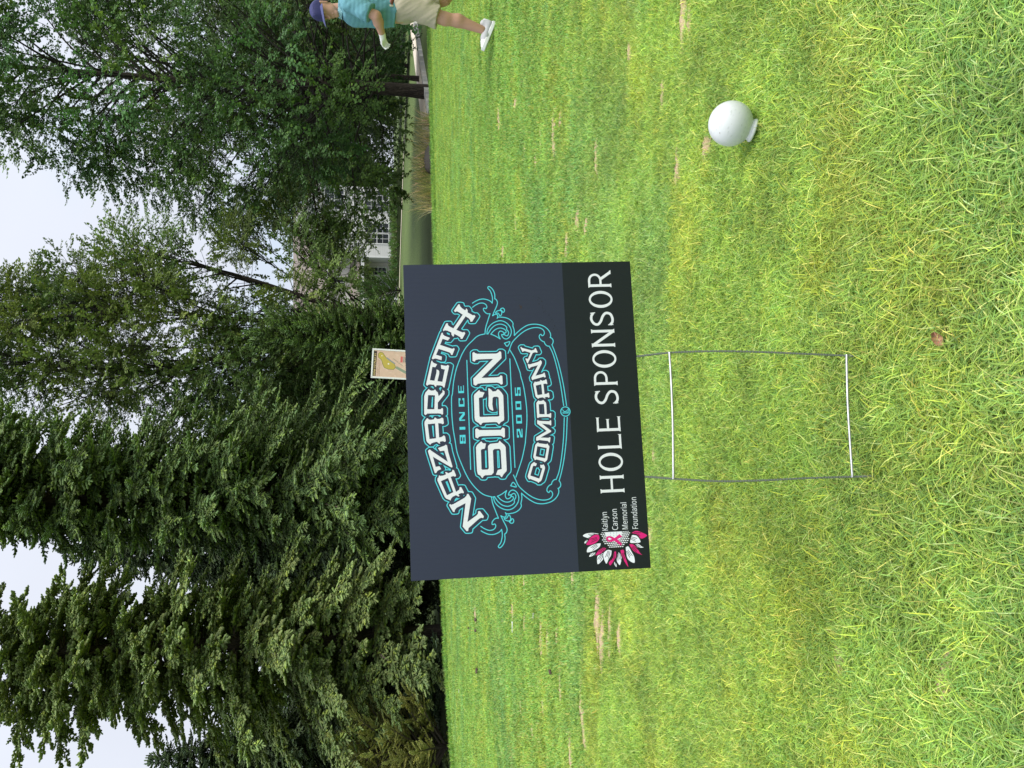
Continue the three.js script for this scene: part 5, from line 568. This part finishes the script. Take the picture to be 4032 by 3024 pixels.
  const window_ = (x0, x1, y0, y1, z, cols, rows) => {
    const b = new MB(), f = 0.07; const bx = (a, c, d, e, za, zb) => b.box(...L(a, c, z + za), ...L(d, e, z + zb));
    bx(x0 - f, y0 - f, x0, y1 + f, 0.004, 0.07); bx(x1, y0 - f, x1 + f, y1 + f, 0.004, 0.07); bx(x0, y1, x1, y1 + f, 0.004, 0.072); bx(x0, y0 - f, x1, y0, 0.004, 0.09); bx(x0, (y0 + y1) / 2 - 0.025, x1, (y0 + y1) / 2 + 0.025, 0.004, 0.05);
    for (let i = 1; i < cols; i++) { const x = lerp(x0, x1, i / cols); bx(x - 0.012, y0, x + 0.012, (y0 + y1) / 2 - 0.026, 0.006, 0.034); bx(x - 0.012, (y0 + y1) / 2 + 0.026, x + 0.012, y1, 0.006, 0.034); }
    for (let j = 1; j < rows; j++) if (j * 2 !== rows) { const y = lerp(y0, y1, j / rows); for (let i = 0; i < cols; i++) bx(lerp(x0, x1, i / cols) + 0.013, y - 0.012, lerp(x0, x1, (i + 1) / cols) - 0.013, y + 0.012, 0.006, 0.034); }
    const win = part('window', b.geo(false), trim, o); for (let i = 0; i < cols; i++) for (let j = 0; j < rows; j++) part('pane', boxG(lerp(x0, x1, i / cols) + 0.004, lerp(y0, y1, j / rows) + 0.004, z + 0.005, lerp(x0, x1, (i + 1) / cols) - 0.004, lerp(y0, y1, (j + 1) / rows) - 0.004, z + 0.014), glass, win);
  };
  for (const x of [10.45, 11.24, 12.86, 13.65]) { window_(x, x + 0.68, 1.3, 2.98, Zf + 0.02, 2, 4); window_(x, x + 0.68, 4.55, 5.9, Zf + 0.02, 2, 4); }
  // main block set back, with the porch before it
  const mw = part('wall', boxG(3.6, base - 0.5, Zb - 7, X0 - 0.01, 6.1, Zb), M([0.64, 0.61, 0.56], 0.75), o);
  part('siding', siding(3.6, X0 - 0.02, base, 6.05, Zb + 0.002), M([0.66, 0.63, 0.58], 0.75), mw).userData.kind = 'stuff';
  { const b = new MB(), q = (x, y, z) => b.v(...L(x, y, z), x * 0.5, (y + z) * 0.5); const f = [q(3.2, 5.9, Zb + 0.4), q(11.9, 5.9, Zb + 0.4), q(11.9, 8.9, Zb - 3.5), q(3.2, 8.9, Zb - 3.5)], k = [q(3.2, 5.9, Zb - 7.4), q(11.9, 5.9, Zb - 7.4)]; b.quad(...f); b.quad(f[3], f[2], k[1], k[0]); part('roof', b.geo(false), M(0xffffff, 0.95, { map: roofM.map, ...dbl }), o); const e = new MB(); const t = [[3.6, 6.05, Zb], [3.6, 6.05, Zb - 7], [3.6, 8.8, Zb - 3.5]].map((v) => e.v(...L(...v))); e.tri(...t); part('gable', e.geo(false), M([0.64, 0.61, 0.56], 0.75, dbl), o); }
  part('gutter', boxG(3.3, 5.82, Zb + 0.3, X0 - 0.36, 5.96, Zb + 0.44), trim, o);
  { const b = new MB(), q = (x, y, z) => b.v(...L(x, y, z), x * 0.5, z * 0.5), A = [q(3.6, 3.5, Zf - 0.2), q(X0 - 0.02, 3.5, Zf - 0.2), q(X0 - 0.02, 4.25, Zb + 0.03), q(3.6, 4.25, Zb + 0.03)], B = [q(3.6, 3.34, Zf - 0.2), q(X0 - 0.02, 3.34, Zf - 0.2), q(X0 - 0.02, 4.09, Zb + 0.03), q(3.6, 4.09, Zb + 0.03)]; b.quad(...A); b.quad(B[3], B[2], B[1], B[0]); for (let j = 0; j < 4; j++) b.quad(B[j], B[(j + 1) % 4], A[(j + 1) % 4], A[j]); part('porch_roof', b.geo(false), roofM, o); }
  part('porch_beam', boxG(3.6, 3.08, Zf - 0.34, X0 - 0.03, 3.33, Zf - 0.22), trim, o);
  for (const x of [3.7, 6.3]) part('porch_post', boxG(x, base, Zf - 0.35, x + 0.16, 3.07, Zf - 0.2), trim, o);
  part('porch_floor', boxG(3.6, base - 0.5, Zb + 0.03, X0 - 0.03, base + 0.1, Zf - 0.1), M([0.45, 0.4, 0.36], 0.9), o);
  const door = part('door', boxG(7.28, base + 0.12, Zb + 0.026, 8.1, 2.55, Zb + 0.07), M([0.6, 0.64, 0.68], 0.5), o); part('handle', boxG(8.0, 1.45, Zb + 0.071, 8.04, 1.6, Zb + 0.12), M([0.4, 0.35, 0.2], 0.3, { metalness: 0.9 }), door);
  part('door_frame', new MB().box(...L(7.16, base + 0.11, Zb + 0.025), ...L(7.275, 2.66, Zb + 0.09)).box(...L(8.105, base + 0.11, Zb + 0.025), ...L(8.22, 2.66, Zb + 0.09)).box(...L(7.276, 2.555, Zb + 0.025), ...L(8.104, 2.66, Zb + 0.09)).geo(false), trim, o);
  window_(5.6, 6.4, 1.35, 2.8, Zb + 0.024, 2, 4); window_(8.45, 9.0, 1.5, 2.7, Zb + 0.024, 2, 4); window_(5.2, 6.0, 4.6, 5.7, Zb + 0.024, 2, 2); window_(7.4, 8.2, 4.6, 5.7, Zb + 0.024, 2, 2);
  const globe = part('porch_globe', new THREE.SphereGeometry(0.13, 20, 14).translate(...L(8.3, 2.95, Zb + 0.2)), P([0.85, 0.85, 0.82], 0.3), o); part('bracket', boxG(8.27, 2.8, Zb + 0.026, 8.33, 2.83, Zb + 0.2), M([0.1, 0.1, 0.1], 0.5), globe);
  // low hedge along the footing
  const hd = thing('hedge', 'low clipped bright green hedge along the stone footing of the house', 'hedge', [11.2, lawnY(11.2, -55.8), -55.8]); const rr = rngOf(97), it = [];
  for (let k = 0; k < 420; k++) { const x = (rr() - 0.5) * 8.4, z = (rr() - 0.5) * 0.8, y = rr() * 0.45; it.push({ m: basis(V3(rr() - 0.5, 0.5 + rr(), rr() - 0.5), V3(0.3, 0.2, 1)).scale(V3(0.45, 0.45, 0.45)).setPosition(x, y, z), c: [0.11, 0.2, 0.05].map((c) => c * (0.75 + 0.5 * rr())) }); }
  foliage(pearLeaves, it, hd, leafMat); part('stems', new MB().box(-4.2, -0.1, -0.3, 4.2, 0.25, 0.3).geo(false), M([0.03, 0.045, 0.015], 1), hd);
}

// ---------------------------------------------------------------- grass
const PATCH = [   // bare sandy scrapes in the turf: photo pixel of the middle, half widths in metres
  [2688, 62, 0.11, 0.022], [2606, 370, 0.045, 0.014], [2476, 205, 0.035, 0.02], [2720, 80, 0.05, 0.012], [1966, 470, 0.10, 0.05], [2030, 405, 0.05, 0.06], [2186, 545, 0.12, 0.03], [2132, 535, 0.1, 0.02], [2207, 470, 0.05, 0.02],
  [2353, 620, 0.09, 0.02], [2270, 870, 0.06, 0.03], [2306, 890, 0.04, 0.03], [2032, 870, 0.1, 0.04], [1980, 985, 0.06, 0.05], [2230, 970, 0.08, 0.03], [2110, 640, 0.09, 0.03], [2070, 600, 0.06, 0.03], [2673, 640, 0.05, 0.014], [2667, 690, 0.04, 0.012],
  [2349, 2412, 0.16, 0.024], [2366, 2540, 0.13, 0.026], [2393, 2480, 0.1, 0.02], [2432, 2520, 0.06, 0.028], [2134, 2502, 0.12, 0.05], [2164, 2520, 0.1, 0.04], [2066, 2287, 0.13, 0.04], [2027, 2280, 0.05, 0.03], [2256, 2252, 0.07, 0.03], [2072, 2455, 0.06, 0.03],
  [2058, 2760, 0.12, 0.03], [2288, 2740, 0.12, 0.02], [2296, 2820, 0.07, 0.03], [2248, 2985, 0.12, 0.03], [2025, 2990, 0.1, 0.03], [2105, 2880, 0.06, 0.04], [2214, 2710, 0.1, 0.02], [2144, 2790, 0.06, 0.03], [2200, 2500, 0.05, 0.02], [2300, 2910, 0.05, 0.03], [2018, 2410, 0.09, 0.05], [1874, 2418, 0.1, 0.08],
  [3720, 2650, 0.05, 0.016], [3300, 2610, 0.03, 0.014], [3700, 2720, 0.03, 0.012], [2562, 2110, 0.03, 0.02], [2796, 575, 0.03, 0.022], [2570, 1790, 0.035, 0.012],
].map(([x, y, rx, rz]) => { const p = G(x, y); return { x: p.x, z: p.z, rx: rx * 1.3, rz: rz * 1.6 }; });
const soilMat = M(0xffffff, 1, { map: speck('#b49c7c', ['#c9b596', '#9c8464', '#d6c6a8', '#8a7356', '#bda888'], 9000, 98), bumpMap: speck('#808080', ['#606060', '#a0a0a0', '#909090'], 5000, 99, 256), bumpScale: 0.003 });
PATCH.forEach((p, k) => { const b = new MB(), r = rngOf(500 + k), n = 22, c = b.v(p.x, teeY(p.x, p.z) + 0.006, p.z, p.x * 6, p.z * 6), q = []; for (const f of [0.55, 1]) for (let j = 0; j < n; j++) { const a = j / n * 6.283, s = f * (0.5 + 0.8 * r()), x = p.x + Math.cos(a) * p.rx * s, z = p.z - Math.sin(a) * p.rz * s; q.push(b.v(x, teeY(x, z) + (f < 1 ? 0.007 * (0.5 + r()) : 0.001), z, x * 6, z * 6)); } for (let j = 0; j < n; j++) { const m = (j + 1) % n; b.tri(c, q[j], q[m]); b.quad(q[j], q[n + j], q[n + m], q[m]); } struct('soil_patch', b.geo(false), soilMat); });
const bare = (x, z) => { let s = 0; for (const p of PATCH) { const dx = (x - p.x) / p.rx, dz = (z - p.z) / p.rz; if (Math.abs(dx) < 2 && Math.abs(dz) < 2) s = Math.max(s, 1.25 - Math.hypot(dx, dz) * 0.85); } return s; };

function tuftGeo(seed, n, hgt, spread, width, leanMax) {
  const r = rngOf(seed), b = new MB();
  for (let k = 0; k < n; k++) {
    const a = r() * 6.283, rr = spread * Math.sqrt(r()), x = Math.cos(a) * rr, z = Math.sin(a) * rr, H = hgt * (0.45 + 0.85 * r()), w = width * (0.6 + 0.7 * r()), az = r() * 6.283, lean = leanMax * (0.3 + r()), cx = Math.cos(az), cz = Math.sin(az), f = az + 1.57 + (r() - 0.5) * 1.6, sx = Math.cos(f) * w / 2, sz = Math.sin(f) * w / 2;
    const kk = 0.5 + 0.85 * r(), dry = r(); b.col = dry < 0.07 ? [2.1 * kk, 1.5 * kk, 2.4 * kk] : dry < 0.2 ? [1.35 * kk, 1.15 * kk, 0.9 * kk] : dry < 0.4 ? [0.75 * kk, 0.9 * kk, 1.1 * kk] : [kk, kk, kk];
    const P0 = [0, 0.4, 0.75, 1].map((t, i) => { const o = H * (lean * t * (0.35 + 0.65 * t)), y = H * t * Math.sqrt(Math.max(0.1, 1 - 0.42 * lean * lean * t * t)); return [x + cx * o, y - 0.002, z + cz * o, [1, 0.95, 0.65, 0.06][i]]; });
    const q = P0.map(([X, Y, Z, s]) => [b.v(X - sx * s, Y, Z - sz * s), b.v(X + sx * s, Y, Z + sz * s)]); for (let i = 0; i < 3; i++) b.quad(q[i][0], q[i][1], q[i + 1][1], q[i + 1][0]);
  }
  return b.geo();
}
const bladeMat = P(0xffffff, 0.6, { vertexColors: true, transmission: 0.28, thickness: 0, specularIntensity: 0.35, side: THREE.DoubleSide }); bladeMat.roughness = 0.8;
{
  const geoShort = [601, 602, 603].map((s) => tuftGeo(s, 19, 0.02, 0.024, 0.0018, 1.15)), geoLong = [611, 612, 613].map((s) => tuftGeo(s, 17, 0.03, 0.027, 0.0021, 1.35)), geoFar = [621, 622].map((s) => tuftGeo(s, 16, 0.024, 0.06, 0.006, 1.1)), geoRim = [631, 632].map((s) => tuftGeo(s, 14, 0.06, 0.05, 0.006, 0.9));
  const hue = (x, z, r) => { // colour patches of the sward
    const n = fbm(x * 2.1 + 31, z * 3.3 + 7, 4), m = fbm(x * 0.8 + 3, z * 1.5 + 51, 3), k = 0.86 + 0.28 * r(), yel = sstep(0.52, 0.72, n), blue = sstep(0.54, 0.7, m);
    const q = r(), mixY = clamp(yel * 0.55 + (q < 0.22 ? 0.6 : 0), 0, 1), mixB = clamp(blue * 0.4 + (q > 0.8 ? 0.5 : 0), 0, 1); const c = [lerp(lerp(0.33, 0.47, mixY), 0.25, mixB), lerp(lerp(0.52, 0.57, mixY), 0.47, mixB), lerp(lerp(0.095, 0.085, mixY), 0.135, mixB)], f = 0.72 + 0.6 * fbm(x * 5 + 9, z * 6 + 4, 3); return c.map((v) => v * k * f); };
  const r = rngOf(640), sets = { short: [], long: [], far: [], rim: [] };
  const place = (set, x, z, s, turn, c) => { sets[set].push({ m: new THREE.Matrix4().makeRotationY(turn).multiply(new THREE.Matrix4().makeRotationX((r() - 0.5) * 0.3)).scale(V3(s, s * (0.8 + 0.4 * r()), s)).setPosition(x, teeY(x, z) - 0.002, z), c }); };
  const marker = G(2948, 500);
  const band = (z0, z1, per, near, dens) => { for (let i = 0, n = Math.round((z1 - z0) * (z0 + z1) * 0.62 * per); i < n; i++) {
    const d = Math.sqrt(lerp(z0 * z0, z1 * z1, r())), x = (r() * 2 - 1) * (0.56 * d + 0.25), z = -d; if (r() > dens(d)) continue; if (inTee(x, z) < 0.02) continue; const bb = bare(x, z); if (bb > 0.2 && r() < bb * 1.15) continue;
    if (Math.hypot(x - marker.x, z - marker.z) < 0.02) continue;
    const shag = sstep(1.75, 1.15, d + (fbm(x * 3, z * 3, 3) - 0.5) * 0.9), c = hue(x, z, r);
    if (near) { if (r() < 0.12 + 0.75 * shag) place('long', x, z, 0.75 + 0.5 * r() + 0.25 * shag, r() * 6.283, c); else place('short', x, z, 0.8 + 0.5 * r(), r() * 6.283, c); }
    else place('far', x, z, 0.7 + 0.5 * r(), r() * 6.283, c);
  } };
  band(0.75, 6.5, 8500, true, (d) => (d < 2 ? 1 : Math.pow(2 / d, 1.1)) * (1 - sstep(3.5, 6.5, d))); band(3.2, 24, 1700, false, (d) => sstep(3.2, 5, d) * (d < 6 ? 1 : Math.pow(6 / d, 1.35)));
  for (let i = 0; i < 9000; i++) { const x = -9 + 24 * r(), z = edgeZ(x) + r() * 1.1 - 0.15; const c = hue(x, z, r).map((v, k) => v * [0.72, 0.86, 0.8][k]); place('rim', x, z, 0.6 + 0.6 * r(), r() * 6.283, c); }
  const sward = (set, geos, name, label) => { const o = thing(name, label, 'grass'); o.userData.kind = 'stuff'; foliage(geos, sets[set], o, bladeMat, 'blades'); };
  sward('short', geoShort, 'mown_grass', 'short mown green grass around the sign stake and the white ball');
  sward('long', geoLong, 'long_grass', 'longer shaggy grass blades across the foreground below the sign');
  sward('far', geoFar, 'far_grass', 'fine mown turf stretching away to the far edge of the tee');
  sward('rim', geoRim, 'rim_grass', 'strip of taller darker grass along the far edge of the tee');
  console.log('grass', Object.fromEntries(Object.entries(sets).map(([k, v]) => [k, v.length])), JSON.stringify(count));
  // straw coloured ornamental grass past the edge
  const og = thing('ornamental_grass', 'clump of straw coloured tall grass just beyond the tee below the large right tree', 'grass clump', [5.9, lawnY(5.9, -20.8), -20.8]), gi = [], gg = [651, 652].map((s) => tuftGeo(s, 26, 0.85, 0.14, 0.012, 0.75));
  for (let k = 0; k < 70; k++) { const x = (r() - 0.5) * 2.6, z = (r() - 0.5) * 0.5 - 0.16 * x * 1.1, s = 0.5 + 0.4 * r(), t = r(); gi.push({ m: new THREE.Matrix4().makeRotationY(r() * 6.28).scale(V3(s, s, s)).setPosition(x, -0.05, z), c: t < 0.5 ? [0.62, 0.53, 0.28] : [0.36, 0.42, 0.13] }); }
  foliage(gg, gi, og, bladeMat, 'blades');
  const rk = new THREE.IcosahedronGeometry(0.26, 3), pp = rk.attributes.position; for (let i = 0; i < pp.count; i++) { const v = V3().fromBufferAttribute(pp, i), k = 0.8 + 0.5 * fbm(v.x * 6 + 9, v.y * 6 + v.z * 5, 3); pp.setXYZ(i, v.x * k * 1.5, v.y * k * 0.8, v.z * k); } rk.computeVertexNormals();
  const rock = part(numbered('boulder'), rk, M([0.07, 0.062, 0.055], 0.95), scene); rock.position.set(6.0, -0.06, -20.6); tag(rock, 'grey brown boulder half hidden in the straw coloured grass clump', 'rock');
}

// ---------------------------------------------------------------- small things lying on the turf
{
  const p = G(3688, 1335, 0.025), o = thing('dead_leaf', 'curled brown dead leaf lying in the grass right of the sign stake', 'leaf', [p.x, 0, p.z]); o.position.y = teeY(p.x, p.z) + 0.026; o.rotation.set(0.55, 0.5, 0.1); o.scale.setScalar(0.82);
  const b = new MB(), n = 16, m = 8, r = rngOf(71); for (let i = 0; i <= n; i++) for (let j = 0; j <= m; j++) { const t = i / n, s = j / m * 2 - 1, w = 0.0105 * Math.pow(Math.sin(Math.PI * Math.min(1, t * 0.96 + 0.02)), 0.7); b.col = [0.9, 0.85, 0.75].map((c) => c * (0.7 + 0.6 * r()) * (Math.abs(s) < 0.1 ? 1.4 : 1)); b.v((t - 0.5) * 0.036, 0.006 * s * s * (1 + t) + 0.002 * Math.sin(t * 17 + s * 3), s * w); } for (let i = 0; i < n; i++) for (let j = 0; j < m; j++) b.quad(i * (m + 1) + j, i * (m + 1) + j + 1, (i + 1) * (m + 1) + j + 1, (i + 1) * (m + 1) + j);
  part('blade', b.geo(), M([0.36, 0.22, 0.13], 0.8, { vertexColors: true, ...dbl }), o); part('midrib', new MB().tube([V3(-0.02, 0.002, 0), V3(0, 0.001, 0), V3(0.019, 0.001, 0)], [0.0004, 0.0007, 0.0009], 6).geo(false), M([0.5, 0.32, 0.2], 0.8), o);
  const tee = new MB().tube([V3(-0.034, 0, 0), V3(-0.028, 0, 0), V3(0.026, 0, 0), V3(0.033, 0, 0), V3(0.036, 0, 0)], [0.001, 0.0026, 0.0028, 0.0052, 0.0056], 10).geo(false), tm = P([0.82, 0.82, 0.8], 0.4);
  for (const [x, y, turn, s, label] of [[2019, 2470, 1.45, 1.25, 'white wooden golf tee lying on the turf to the left of the sign'], [2101, 2426, 1.2, 0.6, 'short white broken golf tee nearer the sign edge'], [1808, 2722, 0.9, 1, 'tiny white golf tee near the far left edge of the turf']]) { const q = G(x, y, 0.02), k = part(numbered('golf_tee'), tee, tm, scene); k.position.set(q.x, teeY(q.x, q.z) + 0.024, q.z); k.rotation.y = turn - 1.5; k.scale.setScalar(s); tag(k, label, 'golf tee', 'golf tees lying on the turf'); }
  const cg = new THREE.IcosahedronGeometry(0.02, 2), cp = cg.attributes.position; for (let i = 0; i < cp.count; i++) { const v = V3().fromBufferAttribute(cp, i), k = 0.7 + 0.7 * fbm(v.x * 90 + 5, v.y * 90 + v.z * 70, 2); cp.setXYZ(i, v.x * k * 1.8, v.y * k, v.z * k); } cg.computeVertexNormals();
  for (const [x, y, s, label] of [[1874, 2440, 1.6, 'dark brown soil clod on the far turf, nearest the sign edge'], [1846, 2473, 1.0, 'dark soil clod farthest back on the left turf'], [1874, 2483, 1.4, 'dark brown soil clod in the middle of the far left turf'], [1879, 2640, 1.4, 'dark brown soil clod alone at the left on the far turf'], [2172, 2645, 0.9, 'small dark clod nearer on the left turf']]) { const q = G(x, y, 0.02), k = part(numbered('soil_clod'), cg, M([0.09, 0.06, 0.045], 1), scene); k.position.set(q.x, teeY(q.x, q.z) + 0.022, q.z); k.scale.setScalar(s * 0.6); k.rotation.y = x; tag(k, label, 'soil clod', 'soil clods on the turf'); }
}

renderer.render(scene, camera);
